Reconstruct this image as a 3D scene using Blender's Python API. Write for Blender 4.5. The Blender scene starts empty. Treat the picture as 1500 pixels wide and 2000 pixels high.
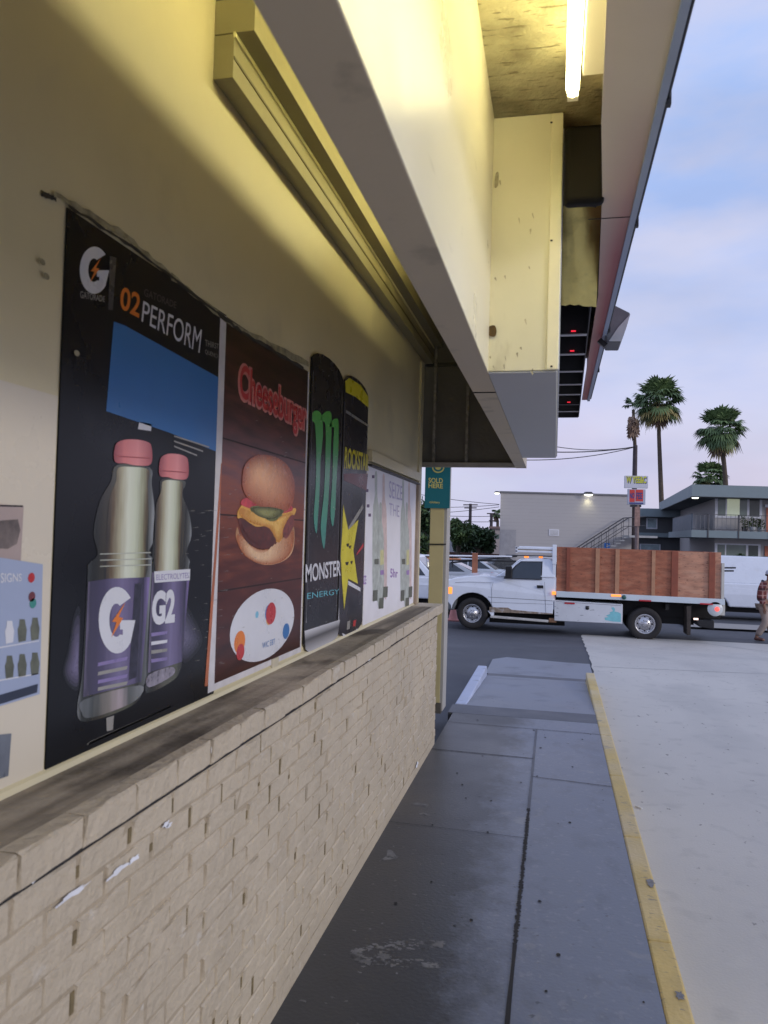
import bpy, bmesh, math, random
from mathutils import Vector, Matrix
random.seed(7)
S = bpy.context.scene
COL = S.collection
R = math.radians
# ------------------------------------------------------------------ camera
CAM = Vector((0, 0, 1.75))
AX = Vector((0.97575, 0.21722, 0.02698)); AU = Vector((-0.02025, -0.03317, 0.99924)); AF = Vector((-0.21796, 0.97556, 0.02797))
cd = bpy.data.cameras.new('camera'); cam = bpy.data.objects.new('camera', cd); COL.objects.link(cam)
AF = AF.normalized(); AX = (AX - AF*AX.dot(AF)).normalized(); AU = AX.cross(AF).normalized()
m3 = Matrix((AX, AU, -AF)).transposed()
cam.matrix_world = Matrix.Translation(CAM) @ m3.to_4x4()
cd.sensor_fit = 'HORIZONTAL'; cd.sensor_width = 36.0; cd.lens = 36.0; cd.clip_end = 3000; cd.clip_start = .02
cd.dof.use_dof = True; cd.dof.focus_distance = 16.0; cd.dof.aperture_fstop = 9.0
S.camera = cam
# ------------------------------------------------------------------ view, world, sun
S.view_settings.view_transform = 'Standard'; S.view_settings.look = 'None'
S.view_settings.exposure = 0.0; S.view_settings.gamma = 1.0
S.cycles.max_bounces = 8
SUN = Vector((0.90, -0.38, 0.335)).normalized()
w = bpy.data.worlds.new('World'); S.world = w; w.use_nodes = True
nt = w.node_tree; nt.nodes.clear()
N = nt.nodes.new; L = nt.links.new
out = N('ShaderNodeOutputWorld'); bg1 = N('ShaderNodeBackground'); bg2 = N('ShaderNodeBackground'); ad = N('ShaderNodeAddShader')
sky = N('ShaderNodeTexSky'); sky.sky_type = 'NISHITA'; sky.sun_disc = False
sky.sun_elevation = math.asin(SUN.z); sky.sun_rotation = math.atan2(SUN.x, SUN.y)
L(sky.outputs[0], bg1.inputs[0]); bg1.inputs[1].default_value = 0.012
tc = N('ShaderNodeTexCoord'); sp = N('ShaderNodeSeparateXYZ'); L(tc.outputs['Generated'], sp.inputs[0])
rp = N('ShaderNodeValToRGB'); L(sp.outputs[2], rp.inputs[0])
e = rp.color_ramp.elements
e[0].position = 0.0; e[0].color = (.57, .56, .80, 1); e[1].position = 1.0; e[1].color = (.50, .62, .98, 1)
for p, c in ((.10, (.57, .58, .85, 1)), (.22, (.50, .58, .88, 1)), (.40, (.42, .56, .94, 1)), (.6, (.40, .57, .98, 1))):
    k = e.new(p); k.color = c
mp = N('ShaderNodeMapping'); mp.inputs['Scale'].default_value = (1, 1, 2.6); mp.inputs['Rotation'].default_value = (.25, .2, .3); L(tc.outputs['Generated'], mp.inputs[0])
n1 = N('ShaderNodeTexNoise'); n1.inputs['Scale'].default_value = 5.0; n1.inputs['Detail'].default_value = 7; n1.inputs['Roughness'].default_value = .52; L(mp.outputs[0], n1.inputs['Vector'])
r1 = N('ShaderNodeValToRGB'); r1.color_ramp.elements[0].position = .33; r1.color_ramp.elements[1].position = .64; L(n1.outputs[0], r1.inputs[0])
mx = N('ShaderNodeMix'); mx.data_type = 'RGBA'; L(rp.outputs[0], mx.inputs[6]); mx.inputs[7].default_value = (.64, .65, .84, 1)
mm = N('ShaderNodeMath'); mm.operation = 'MULTIPLY'; mm.inputs[1].default_value = .85; L(r1.outputs[0], mm.inputs[0]); L(mm.outputs[0], mx.inputs[0])
n2 = N('ShaderNodeTexNoise'); n2.inputs['Scale'].default_value = 3.7; n2.inputs['Detail'].default_value = 5; L(mp.outputs[0], n2.inputs['Vector'])
r2 = N('ShaderNodeValToRGB'); r2.color_ramp.elements[0].position = .5; r2.color_ramp.elements[1].position = .66; L(n2.outputs[0], r2.inputs[0])
lo = N('ShaderNodeMapRange'); lo.inputs[1].default_value = .05; lo.inputs[2].default_value = .28; lo.inputs[3].default_value = .55; lo.inputs[4].default_value = 0; L(sp.outputs[2], lo.inputs[0])
m2 = N('ShaderNodeMath'); m2.operation = 'MULTIPLY'; L(r2.outputs[0], m2.inputs[0]); L(lo.outputs[0], m2.inputs[1])
mx2 = N('ShaderNodeMix'); mx2.data_type = 'RGBA'; L(m2.outputs[0], mx2.inputs[0]); L(mx.outputs[2], mx2.inputs[6]); mx2.inputs[7].default_value = (.72, .62, .79, 1)
n3 = N('ShaderNodeTexNoise'); n3.inputs['Scale'].default_value = 2.6; n3.inputs['Detail'].default_value = 4; L(mp.outputs[0], n3.inputs['Vector'])
r3 = N('ShaderNodeMapRange'); r3.inputs[1].default_value = .4; r3.inputs[2].default_value = .62; r3.inputs[3].default_value = .90; r3.inputs[4].default_value = 1.03; L(n3.outputs[0], r3.inputs[0])
vm = N('ShaderNodeVectorMath'); vm.operation = 'SCALE'; L(mx2.outputs[2], vm.inputs[0]); L(r3.outputs[0], vm.inputs['Scale'])
L(vm.outputs[0], bg2.inputs[0]); bg2.inputs[1].default_value = 0.97
L(bg1.outputs[0], ad.inputs[0]); L(bg2.outputs[0], ad.inputs[1]); L(ad.outputs[0], out.inputs[0])
ld = bpy.data.lights.new('sun', 'SUN'); ld.energy = 1.1; ld.angle = R(11); ld.color = (1.0, .93, .84)
lo_ = bpy.data.objects.new('sun', ld); COL.objects.link(lo_)
lo_.rotation_euler = SUN.to_track_quat('Z', 'Y').to_euler()

# ------------------------------------------------------------------ helpers
def ray(px, py): return AX*((px-750)/1500.) + AU*(-(py-1000)/1500.) + AF
def at(px, py, ax, val):
    d = ray(px, py); t = (val-CAM[ax])/d[ax]; return CAM + d*t
def far(px, py, d): return CAM + ray(px, py)*d
wl = {}
def tag(o, label=None, cat=None, group=None, kind=None):
    if label: o['label'] = label
    if cat: o['category'] = cat
    if group: o['group'] = group
    if kind: o['kind'] = kind
    return o
def thing(name, label, cat, loc=(0, 0, 0), group=None):
    o = bpy.data.objects.new(name, None); COL.objects.link(o); o.location = loc; o.empty_display_size = .2
    wl[o] = Vector(loc); return tag(o, label, cat, group)
class B:
    def __init__(s): s.v = []; s.f = []; s.m = []; s.ms = []; s.sm = []
    def mi(s, m):
        if m not in s.ms: s.ms.append(m)
        return s.ms.index(m)
    def add(s, vs, fs, m, smooth=False):
        o = len(s.v); s.v += [Vector(v) for v in vs]; k = s.mi(m)
        for f in fs: s.f.append([o+i for i in f]); s.m.append(k); s.sm.append(smooth)
        return s
    def box(s, a, b, m):
        x0, y0, z0 = a; x1, y1, z1 = b
        v = [(x, y, z) for z in (z0, z1) for y in (y0, y1) for x in (x0, x1)]
        return s.add(v, [(0, 2, 3, 1), (4, 5, 7, 6), (0, 1, 5, 4), (2, 6, 7, 3), (0, 4, 6, 2), (1, 3, 7, 5)], m)
    def hull8(s, bot, top, m):
        n = len(bot)
        return s.add(list(bot)+list(top), [list(range(n))[::-1], list(range(n, 2*n))]+[(i, (i+1) % n, n+(i+1) % n, n+i) for i in range(n)], m)
    def bar(s, p, q, wd, ht, m):       # rectangular bar between two points
        p = Vector(p); q = Vector(q); d = (q-p).normalized()
        up = Vector((0, 0, 1)) if abs(d.z) < .95 else Vector((0, 1, 0))
        a = d.cross(up).normalized()*wd/2; b = a.cross(d).normalized()*ht/2
        return s.hull8([p-a-b, p+a-b, p+a+b, p-a+b], [q-a-b, q+a-b, q+a+b, q-a+b], m)
    def tube(s, pts, r, m, n=8, cap=True):
        pts = [Vector(p) for p in pts]; rr = r if isinstance(r, (list, tuple)) else [r]*len(pts)
        vs = []; fs = []
        for i, p in enumerate(pts):
            d = (pts[min(i+1, len(pts)-1)]-pts[max(i-1, 0)]).normalized()
            up = Vector((0, 0, 1)) if abs(d.z) < .9 else Vector((1, 0, 0))
            a = d.cross(up).normalized(); b = a.cross(d)
            vs += [p+(a*math.cos(t)+b*math.sin(t))*rr[i] for t in [2*math.pi*k/n for k in range(n)]]
        for i in range(len(pts)-1):
            for k in range(n): fs.append((i*n+k, i*n+(k+1) % n, (i+1)*n+(k+1) % n, (i+1)*n+k))
        s.add(vs, fs, m, True)
        if cap: s.add(vs[:n], [list(range(n))], m); s.add(vs[-n:], [list(range(n))], m)
        return s
    def lathe(s, c, axis, prof, m, n=28):   # prof: (radius, offset along axis)
        c = Vector(c); d = Vector(axis).normalized(); up = Vector((0, 0, 1)) if abs(d.z) < .9 else Vector((1, 0, 0))
        a = d.cross(up).normalized(); b = a.cross(d); vs = []; fs = []
        for (r, t) in prof: vs += [c+d*t+(a*math.cos(q)+b*math.sin(q))*r for q in [2*math.pi*k/n for k in range(n)]]
        for i in range(len(prof)-1):
            for k in range(n): fs.append((i*n+k, i*n+(k+1) % n, (i+1)*n+(k+1) % n, (i+1)*n+k))
        return s.add(vs, fs, m, True)
    def prism(s, poly, y0, y1, m, zb=1e9, k=0):   # side outline (x,z) swept across y, leaning in above zb
        a = [(x, y0+k*max(0, z-zb), z) for x, z in poly]; b = [(x, y1-k*max(0, z-zb), z) for x, z in poly]
        return s.hull8(a, b, m)
    def build(s, name, parent=None, bevel=0, loc=None, seg=2, sub=0):
        me = bpy.data.meshes.new(name)
        off = wl[parent] if parent else None
        if off is None:
            if loc is None:
                xs = [v.x for v in s.v]; ys = [v.y for v in s.v]; zs = [v.z for v in s.v]
                loc = ((min(xs)+max(xs))/2, (min(ys)+max(ys))/2, min(zs))
            off = Vector(loc)
        me.from_pydata([v-off for v in s.v], [], s.f)
        for m in s.ms: me.materials.append(m)
        me.polygons.foreach_set('material_index', s.m); me.polygons.foreach_set('use_smooth', s.sm)
        o = bpy.data.objects.new(name, me); COL.objects.link(o)
        if parent: o.parent = parent
        else: o.location = off
        wl[o] = Vector(off)
        bm = bmesh.new(); bm.from_mesh(me)
        if bevel or sub: bmesh.ops.remove_doubles(bm, verts=bm.verts, dist=1e-5)
        bmesh.ops.recalc_face_normals(bm, faces=bm.faces); bm.to_mesh(me); bm.free()
        if bevel:
            md = o.modifiers.new('bevel', 'BEVEL'); md.width = bevel; md.segments = seg; md.limit_method = 'ANGLE'; md.angle_limit = R(35)
        return o
def cr(P, n=5):     # closed smooth curve through points
    o = []; N_ = len(P)
    for i in range(N_):
        p0, p1, p2, p3 = P[i-1], P[i], P[(i+1) % N_], P[(i+2) % N_]
        for k in range(n):
            t = k/n; o.append(tuple(.5*((2*p1[j])+(-p0[j]+p2[j])*t+(2*p0[j]-5*p1[j]+4*p2[j]-p3[j])*t*t+(-p0[j]+3*p1[j]-3*p2[j]+p3[j])*t**3) for j in (0, 1)))
    return o
class Surf:      # a vertical plane with its own (u, v) metres; px() reads where a photo ray meets it
    def __init__(s, o, u, n): s.o = Vector(o); s.u = Vector(u).normalized(); s.n = Vector(n).normalized()
    def px(s, x, y):
        d = ray(x, y); t = (s.o-CAM).dot(s.n)/d.dot(s.n); p = CAM+d*t; return ((p-s.o).dot(s.u), p.z)
    def pt(s, u, v, d=0): q = s.o+s.u*u+s.n*d; return Vector((q.x, q.y, v))
    def poly(s, b, uv, d, m): b.add([s.pt(u, v, d) for u, v in uv], [list(range(len(uv)))], m)
    def pp(s, b, pts, d, m): s.poly(b, [s.px(*p) for p in pts], d, m)
    def sp(s, b, pts, d, m, n=5): s.poly(b, [s.px(*p) for p in cr(pts, n)], d, m)
    def ell(s, b, cu, cv, ru, rv, d, m, n=40, a0=0, a1=2*math.pi):
        s.poly(b, [(cu+ru*math.cos(a0+(a1-a0)*i/n), cv+rv*math.sin(a0+(a1-a0)*i/n)) for i in range(n+(0 if a1-a0 > 6.2 else 1))], d, m)
    def rect(s, b, u0, v0, u1, v1, d, m): s.poly(b, [(u0, v0), (u1, v0), (u1, v1), (u0, v1)], d, m)
    def slab(s, b, u0, v0, u1, v1, d0, d1, m):
        q = [(u0, v0), (u1, v0), (u1, v1), (u0, v1)]; b.hull8([s.pt(u, v, d0) for u, v in q], [s.pt(u, v, d1) for u, v in q], m)
    def text(s, b, txt, quad, d, m, bold=.0, bend=None):
        # quad: (u,v) of lower-left, lower-right, upper-right, upper-left
        vs, fs = glyphs(txt, bold); x0 = min(v[0] for v in vs); x1 = max(v[0] for v in vs); y0 = min(v[1] for v in vs); y1 = max(v[1] for v in vs)
        o = []
        for x, y in vs:
            a = (x-x0)/(x1-x0); c = (y-y0)/(y1-y0)
            u = (quad[0][0]*(1-a)+quad[1][0]*a)*(1-c)+(quad[3][0]*(1-a)+quad[2][0]*a)*c
            v = (quad[0][1]*(1-a)+quad[1][1]*a)*(1-c)+(quad[3][1]*(1-a)+quad[2][1]*a)*c
            o.append(s.pt(u, v, d))
        b.add(o, fs, m)
    def tpx(s, b, txt, pts, d, m, bold=.0): s.text(b, txt, [s.px(*p) for p in pts], d, m, bold)
_g = {}
def glyphs(txt, bold):
    if (txt, bold) in _g: return _g[(txt, bold)]
    c = bpy.data.curves.new('t', 'FONT'); c.body = txt; c.offset = bold; c.resolution_u = 4; c.fill_mode = 'FRONT'
    o = bpy.data.objects.new('t', c); COL.objects.link(o); bpy.context.view_layer.update()
    me = bpy.data.meshes.new_from_object(o.evaluated_get(bpy.context.evaluated_depsgraph_get()))
    r = ([(v.co.x, v.co.y) for v in me.vertices], [list(p.vertices) for p in me.polygons])
    bpy.data.objects.remove(o); bpy.data.meshes.remove(me); _g[(txt, bold)] = r; return r
_m = {}
def mat(name, col, rough=.6, var=.12, scale=4., bump=0., bscale=None, metal=0., emit=None, es=1., spots=None, coat=0., stretch=(1, 1, 1), trans=0, alpha=None, spec=.5):
    if name in _m: return _m[name]
    m = bpy.data.materials.new(name); _m[name] = m; m.use_nodes = True; t = m.node_tree; b = t.nodes['Principled BSDF']
    b.inputs['Roughness'].default_value = rough; b.inputs['Metallic'].default_value = metal; b.inputs['Coat Weight'].default_value = coat
    b.inputs['Specular IOR Level'].default_value = spec
    N = t.nodes.new; L = t.links.new
    tc = N('ShaderNodeTexCoord'); mp = N('ShaderNodeMapping'); mp.inputs['Scale'].default_value = stretch; L(tc.outputs['Object'], mp.inputs[0])
    n = N('ShaderNodeTexNoise'); n.inputs['Scale'].default_value = scale; n.inputs['Detail'].default_value = 6; n.inputs['Roughness'].default_value = .6; L(mp.outputs[0], n.inputs['Vector'])
    mr = N('ShaderNodeMapRange'); mr.inputs[1].default_value = .3; mr.inputs[2].default_value = .7; mr.inputs[3].default_value = 1-var; mr.inputs[4].default_value = 1+var; L(n.outputs[0], mr.inputs[0])
    vm = N('ShaderNodeVectorMath'); vm.operation = 'SCALE'; vm.inputs[0].default_value = col; L(mr.outputs[0], vm.inputs['Scale'])
    last = vm.outputs[0]
    for i, sp in enumerate(spots or []):      # (colour, scale, low, high, amount, stretch)
        mq = N('ShaderNodeMapping'); mq.inputs['Scale'].default_value = sp[5] if len(sp) > 5 else (1, 1, 1); mq.inputs['Location'].default_value = (3.1*i+1, 1.7*i, 2.3); L(tc.outputs['Object'], mq.inputs[0])
        q = N('ShaderNodeTexNoise'); q.inputs['Scale'].default_value = sp[1]; q.inputs['Detail'].default_value = 5; L(mq.outputs[0], q.inputs['Vector'])
        g = N('ShaderNodeMapRange'); g.inputs[1].default_value = sp[2]; g.inputs[2].default_value = sp[3]; g.inputs[4].default_value = sp[4]; L(q.outputs[0], g.inputs[0])
        x = N('ShaderNodeMix'); x.data_type = 'RGBA'; L(g.outputs[0], x.inputs[0]); L(last, x.inputs[6]); x.inputs[7].default_value = (*sp[0], 1); last = x.outputs[2]
    L(last, b.inputs['Base Color'])
    rr = N('ShaderNodeMapRange'); rr.inputs[1].default_value = .3; rr.inputs[2].default_value = .7; rr.inputs[3].default_value = max(.02, rough-.08); rr.inputs[4].default_value = min(1, rough+.1); L(n.outputs[0], rr.inputs[0]); L(rr.outputs[0], b.inputs['Roughness'])
    if bump:
        n2 = N('ShaderNodeTexNoise'); n2.inputs['Scale'].default_value = bscale or scale*6; n2.inputs['Detail'].default_value = 6; L(mp.outputs[0], n2.inputs['Vector'])
        bp = N('ShaderNodeBump'); bp.inputs['Strength'].default_value = min(1, bump); bp.inputs['Distance'].default_value = .01; L(n2.outputs[0], bp.inputs['Height']); L(bp.outputs[0], b.inputs['Normal'])
    if emit: b.inputs['Emission Color'].default_value = (*emit, 1); b.inputs['Emission Strength'].default_value = es
    if trans: b.inputs['Transmission Weight'].default_value = trans
    if alpha is not None: b.inputs['Alpha'].default_value = alpha
    return m
def recolour(m, fn):   # fn(tree, texcoord node, colour socket) -> colour socket, for marks, patterns and the painted red reflection
    t = m.node_tree; b = t.nodes['Principled BSDF']; c = b.inputs['Base Color'].links[0].from_socket
    tc = [n for n in t.nodes if n.type == 'TEX_COORD'][0]
    t.links.new(fn(t, tc, c), b.inputs['Base Color'])

# ------------------------------------------------------------------ materials
cream = mat('cream_paint', (.66, .59, .385), .38, .06, 1.2, .08, 30, spots=[((.36, .33, .25), 2.2, .58, .8, .4)])
cream_lo = mat('cream_lower_wall', (.66, .60, .49), .3, .05, 1.5, spots=[((.45, .40, .32), 3, .6, .8, .4)])  # lower wall band, glossier and less yellow than the wall above
beam_m = mat('beam_paint', (.52, .45, .34), .5, .06, 2, .1, 40, spots=[((.25, .22, .17), 7, .60, .68, .45)])
panelA = mat('panel_paint', (.80, .76, .60), .32, .04, 1.5, .05, 14, spots=[((.5, .47, .36), 9, .66, .74, .35, (1, .5, 2))])
panelK = mat('sign_box_paint', (.72, .69, .52), .4, .05, 2, .06, 20, spots=[((.25, .20, .10), 5, .64, .74, .6, (1, 1, .35))])
grey_under = mat('unlit_grey', (.48, .50, .54), .5, .06, 3)  # puts the unlit underside and side of the sign box into the colour
rail_m = mat('shutter_rail_paint', (.27, .24, .135), .45, .12, 3, .1, 20, spots=[((.20, .14, .05), 3, .55, .75, .6, (.3, .3, 1))])
stucco = mat('mesh_stucco', (.42, .38, .24), .8, .2, 6, .6, 60, spots=[((.10, .08, .04), 4, .5, .7, .7), ((.12, .10, .05), 34, .60, .66, .8, (.35, 2, 1))])
dirty = mat('grimy_metal', (.13, .11, .09), .6, .3, 6, .2, 30)
brown_sheet = mat('brown_sheet', (.10, .085, .06), .55, .3, 6, .2, 30)
endb = mat('end_board_paint', (.13, .12, .105), .6, .15, 4, .2, 30)
lip_m = mat('end_board_lip', (.30, .28, .25), .5, .2, 8)
brass = mat('yellowed_sheet_metal', (.85, .72, .26), .32, .15, 3, .5, 12, metal=.85, spots=[((.12, .10, .04), 6, .55, .75, .6)])
blackm = mat('black_plastic', (.012, .012, .014), .4, .2, 10)
darkm = mat('dark_metal', (.03, .03, .034), .45, .2, 10)
silver = mat('bright_edge', (.5, .5, .52), .35, .1, 10, metal=.6)
redled = mat('red_led', (.3, .01, .02), .5, emit=(1, .03, .06), es=1.2)
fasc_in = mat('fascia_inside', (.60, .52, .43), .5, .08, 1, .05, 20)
fasc_red = mat('fascia_red', (.42, .10, .12), .4, .08, 1)
blue_edge = mat('blue_trim', (.30, .36, .50), .4, .1, 3)
tube_m = mat('lamp_tube_glow', (1, 1, .9), .5, emit=(1.0, .90, .45), es=21)
fix_m = mat('fixture_white', (.85, .83, .7), .35, .03)
ledge_m = mat('ledge_mortar', (.40, .34, .26), .8, .3, 4, .5, 40, spots=[((.10, .08, .055), 2.2, .44, .62, .8, (4, .25, 1)), ((.07, .055, .04), 5, .54, .66, .85, (1, .45, 1)), ((.38, .33, .26), 9, .62, .72, .5)])
brick_m = mat('painted_brick', (.51, .435, .325), .50, .07, 2.5, .9, 38, spots=[((.60, .55, .47), 10, .66, .70, .6), ((.35, .29, .2), 3.1, .6, .75, .4)])
mortar_m = mat('painted_mortar', (.40, .33, .235), .7, .15, 8, .6, 50)
chip_m = mat('white_chip', (.75, .76, .8), .6, .1, 10)
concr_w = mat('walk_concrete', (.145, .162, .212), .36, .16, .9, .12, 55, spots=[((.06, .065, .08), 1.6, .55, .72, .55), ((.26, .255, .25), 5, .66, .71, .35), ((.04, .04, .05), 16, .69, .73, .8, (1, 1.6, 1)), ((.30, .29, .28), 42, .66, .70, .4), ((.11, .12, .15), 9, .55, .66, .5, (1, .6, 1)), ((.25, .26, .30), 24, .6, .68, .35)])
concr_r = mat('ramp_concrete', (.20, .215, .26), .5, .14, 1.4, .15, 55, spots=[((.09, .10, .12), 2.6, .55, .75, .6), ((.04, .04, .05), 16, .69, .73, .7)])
concr_a = mat('apron_concrete', (.51, .49, .455), .62, .08, .5, .2, 70, spots=[((.40, .39, .37), 1.3, .5, .68, .55, (1, .5, 1)), ((.36, .35, .33), 6, .56, .68, .35), ((.16, .15, .14), 11, .68, .72, .8, (1.6, .8, 1)), ((.52, .50, .46), 5, .6, .7, .4)])
asph = mat('asphalt', (.060, .064, .078), .7, .2, .6, .3, 120, spots=[((.095, .10, .115), .8, .5, .7, .6), ((.03, .03, .035), 3, .62, .7, .5)])
joint_m = mat('joint_dirt', (.022, .021, .023), .9, .3, 12)
band_m = mat('dark_band', (.075, .08, .10), .5, .15, 3, .15, 60)
yel = mat('yellow_kerb_paint', (.55, .41, .15), .6, .14, 3, .4, 50, spots=[((.58, .50, .36), 1.5, .45, .65, .6), ((.20, .18, .15), 16, .62, .68, .7, (1, 2.6, 1)), ((.24, .23, .21), 5, .64, .70, .7)])
pale = mat('pale_kerb', (.42, .47, .62), .5, .08, 4, .2, 50, spots=[((.2, .22, .26), 9, .64, .72, .6)])
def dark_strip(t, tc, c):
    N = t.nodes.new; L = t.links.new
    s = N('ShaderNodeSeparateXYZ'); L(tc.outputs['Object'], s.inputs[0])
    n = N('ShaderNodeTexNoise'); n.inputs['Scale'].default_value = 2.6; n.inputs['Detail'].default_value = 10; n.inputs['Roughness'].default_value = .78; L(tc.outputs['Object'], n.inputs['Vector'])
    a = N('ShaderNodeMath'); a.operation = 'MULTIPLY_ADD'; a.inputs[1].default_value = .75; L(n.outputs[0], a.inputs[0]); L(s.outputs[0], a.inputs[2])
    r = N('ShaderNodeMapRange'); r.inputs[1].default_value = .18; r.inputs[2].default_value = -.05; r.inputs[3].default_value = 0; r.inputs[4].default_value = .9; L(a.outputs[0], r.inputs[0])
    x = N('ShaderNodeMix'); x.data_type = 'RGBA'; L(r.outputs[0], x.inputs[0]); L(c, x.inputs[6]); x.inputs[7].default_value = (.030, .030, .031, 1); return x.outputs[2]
recolour(concr_w, dark_strip)

# ------------------------------------------------------------------ ground
def gz(y):
    P = [(-60, -.15), (12, -.15), (13.5, -.20), (17.5, -.52), (19.3, -.60), (24, -.66), (30, -.74), (60, -.9), (900, -1.2)]
    for (a, b), (c, d) in zip(P, P[1:]):
        if y <= c: return b+(d-b)*(y-a)/(c-a)
    return -1.2
YS = [-60, 0, 4, 8, 10, 12, 12.5, 13, 13.5, 14.5, 15.5, 16.5, 17.5, 18, 18.5, 19.3, 20, 21, 22.5, 24, 27, 30, 40, 60, 200, 900]
b = B()
vs = [(x, y, gz(y)-.008) for y in YS for x in (-700, -60, -10, 0, 10, 60, 700)]
b.add(vs, [(i*7+k, i*7+k+1, i*7+k+8, i*7+k+7) for i in range(len(YS)-1) for k in range(6)], asph, True)
tag(b.build('ground', loc=(0, 0, 0)), kind='structure')
def sheet(name, edges, m, lift=.004):
    b = B(); vs = []
    for y, x0, x1 in edges: vs += [(x0, y, gz(y)+lift), (x1, y, gz(y)+lift)]
    b.add(vs, [(2*i, 2*i+1, 2*i+3, 2*i+2) for i in range(len(edges)-1)], m)
    return tag(b.build(name, loc=(0, 0, 0)), kind='structure')
ed = [(-20, .53, 14), (0, .53, 14), (6, .53, 14), (10.6, .53, 14)]
y = 10.8
while y < 19.5:
    ed.append((y, .56+.10*math.sin(y*.9)*0+random.uniform(-.02, .02)+.012*(y-10), 14)); y += .35
ed.append((19.55, .70, 14)); ed.append((19.6, 1.3, 14))
ed = [q for q in ed]
sheet('apron', ed, concr_a)
b = B()    # apron joints
for (p0, p1) in [((1140, 1238), (1240, 1243))]: pass
def gj(b, x0, y0, x1, y1, wd, m, n=10, lift=.008):
    d = Vector((y1-y0, x0-x1, 0)).normalized()*wd/2; vs = []
    for i in range(n+1):
        t = i/n; x = x0+(x1-x0)*t; yy = y0+(y1-y0)*t; vs += [(x-d.x, yy-d.y, gz(yy-d.y)+lift), (x+d.x, yy+d.y, gz(yy+d.y)+lift)]
    b.add(vs, [(2*i, 2*i+1, 2*i+3, 2*i+2) for i in range(n)], m)
gj(b, 3.4, 18.9, 6.4, 15.2, .02, band_m); gj(b, 3.4, 18.9, 1.2, 19.5, .02, band_m); gj(b, .6, 11.9, 9, 13.1, .012, band_m, 20)
gj(b, 3.1, -8, 3.1, 12.2, .015, band_m)
tag(b.build('apron_joints', loc=(0, 0, 0)), kind='structure')
# far pavement strips and side street
sheet('far_pavement', [(22.6, 3.6, 20), (24.2, 3.6, 20)], mat('far_concrete', (.30, .285, .27), .7, .1, 2), .05)
# walkway slab
b = B(); b.box((-.95, -6, -.2), (.43, 7.62, 0), concr_w)
for y0, y1 in ((7.62, 8.0),): b.box((-1.0, y0, -.2), (.43, y1, .001), band_m)
wk = b.build('walkway', loc=(0, 0, 0), bevel=0); tag(wk, kind='structure')
b = B()
b.hull8([(-.86, 8.0, -.25), (.43, 8.0, -.25), (.43, 10.5, -.25), (-.86, 10.5, -.25)], [(-.86, 8.0, 0.0), (.43, 8.0, 0.0), (.43, 10.5, -.128), (-.86, 10.5, -.128)], concr_r)
b.hull8([(-.86, 10.5, -.25), (.43, 10.5, -.25), (.43, 10.72, -.25), (-.86, 10.72, -.25)], [(-.86, 10.5, -.128), (.43, 10.5, -.128), (.43, 10.72, -.134), (-.86, 10.72, -.134)], band_m)
b.hull8([(-.9, 10.72, -.25), (.55, 10.72, -.25), (.55, 12.1, -.25), (.2, 12.1, -.25), (-.7, 12.28, -.25), (-.9, 12.0, -.25)], [(-.9, 10.72, -.134), (.55, 10.72, -.134), (.55, 12.1, -.14), (.2, 12.1, -.14), (-.7, 12.28, -.14), (-.9, 12.0, -.14)], concr_r)
tag(b.build('ramp', loc=(0, 0, 0)), kind='structure')
def ragged(b, p, q, w0, w1, m, n=40, z=.004):
    p = Vector((*p, 0)); q = Vector((*q, 0)); d = (q-p).normalized(); s = Vector((-d.y, d.x, 0)); vs = []
    for i in range(n+1):
        c = p.lerp(q, i/n); vs += [c+s*random.uniform(w0, w1)/2+Vector((0, 0, z)), c-s*random.uniform(w0, w1)/2+Vector((0, 0, z))]
    b.add(vs, [(2*i, 2*i+1, 2*i+3, 2*i+2) for i in range(n)], m)
b = B()
ragged(b, (-.13, 7.2), (-.13, 5.1), .016, .022, band_m); ragged(b, (-.13, 5.1), (-.132, 3.4), .006, .030, joint_m, 260); ragged(b, (-.132, 3.4), (-.132, -2), .012, .02, joint_m)
ragged(b, (-.95, 7.22), (.43, 7.2), .006, .010, joint_m); ragged(b, (-.95, 6.27), (-.13, 6.25), .010, .015, joint_m)
ragged(b, (-.13, 5.78), (.43, 5.72), .006, .010, joint_m); ragged(b, (-.95, 4.62), (-.13, 4.60), .003, .005, joint_m); ragged(b, (-.13, 2.3), (.43, 2.3), .006, .01, joint_m)
tag(b.build('walkway_joints', loc=(0, 0, 0)), kind='structure')
# worn paint marks, gum and chips on the walkway
b = B()
def blot(b, cx, cy, rx, ry, m, z=.003, n=18, j=.35, ang=0):
    vs = []
    for i in range(n):
        a = 2*math.pi*i/n; r = 1+random.uniform(-j, j); x = rx*r*math.cos(a); y = ry*r*math.sin(a)
        vs.append((cx+x*math.cos(ang)-y*math.sin(ang), cy+x*math.sin(ang)+y*math.cos(ang), z))
    b.add(vs, [list(range(n))], m)
scuff = mat('pale_scuff', (.15, .15, .155), .6, .35, 14, spots=[((.04, .04, .042), 18, .48, .62, .9)])
pth = cr(((862, 1842), (800, 1842), (745, 1848), (706, 1854), (695, 1864), (706, 1874), (740, 1880), (800, 1885), (850, 1884), (800, 1880), (745, 1868), (760, 1858), (810, 1852)), 9)
for k in range(330):
    x, y = pth[int(random.random()**1.3*len(pth))]; tz = random.random(); p = at(x+random.gauss(0, 5), y+random.gauss(0, 3.2), 2, 0); blot(b, p.x, p.y, random.uniform(.004, .016), random.uniform(.002, .008), scuff, z=.0006+.000001*k, n=9, j=.5)
arc = [at(x, y, 2, .0008) for x, y in ((740, 1682), (755, 1672), (757, 1660), (765, 1660), (777, 1676), (765, 1678))]
b.add(arc, [list(range(len(arc)))], scuff)
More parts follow.
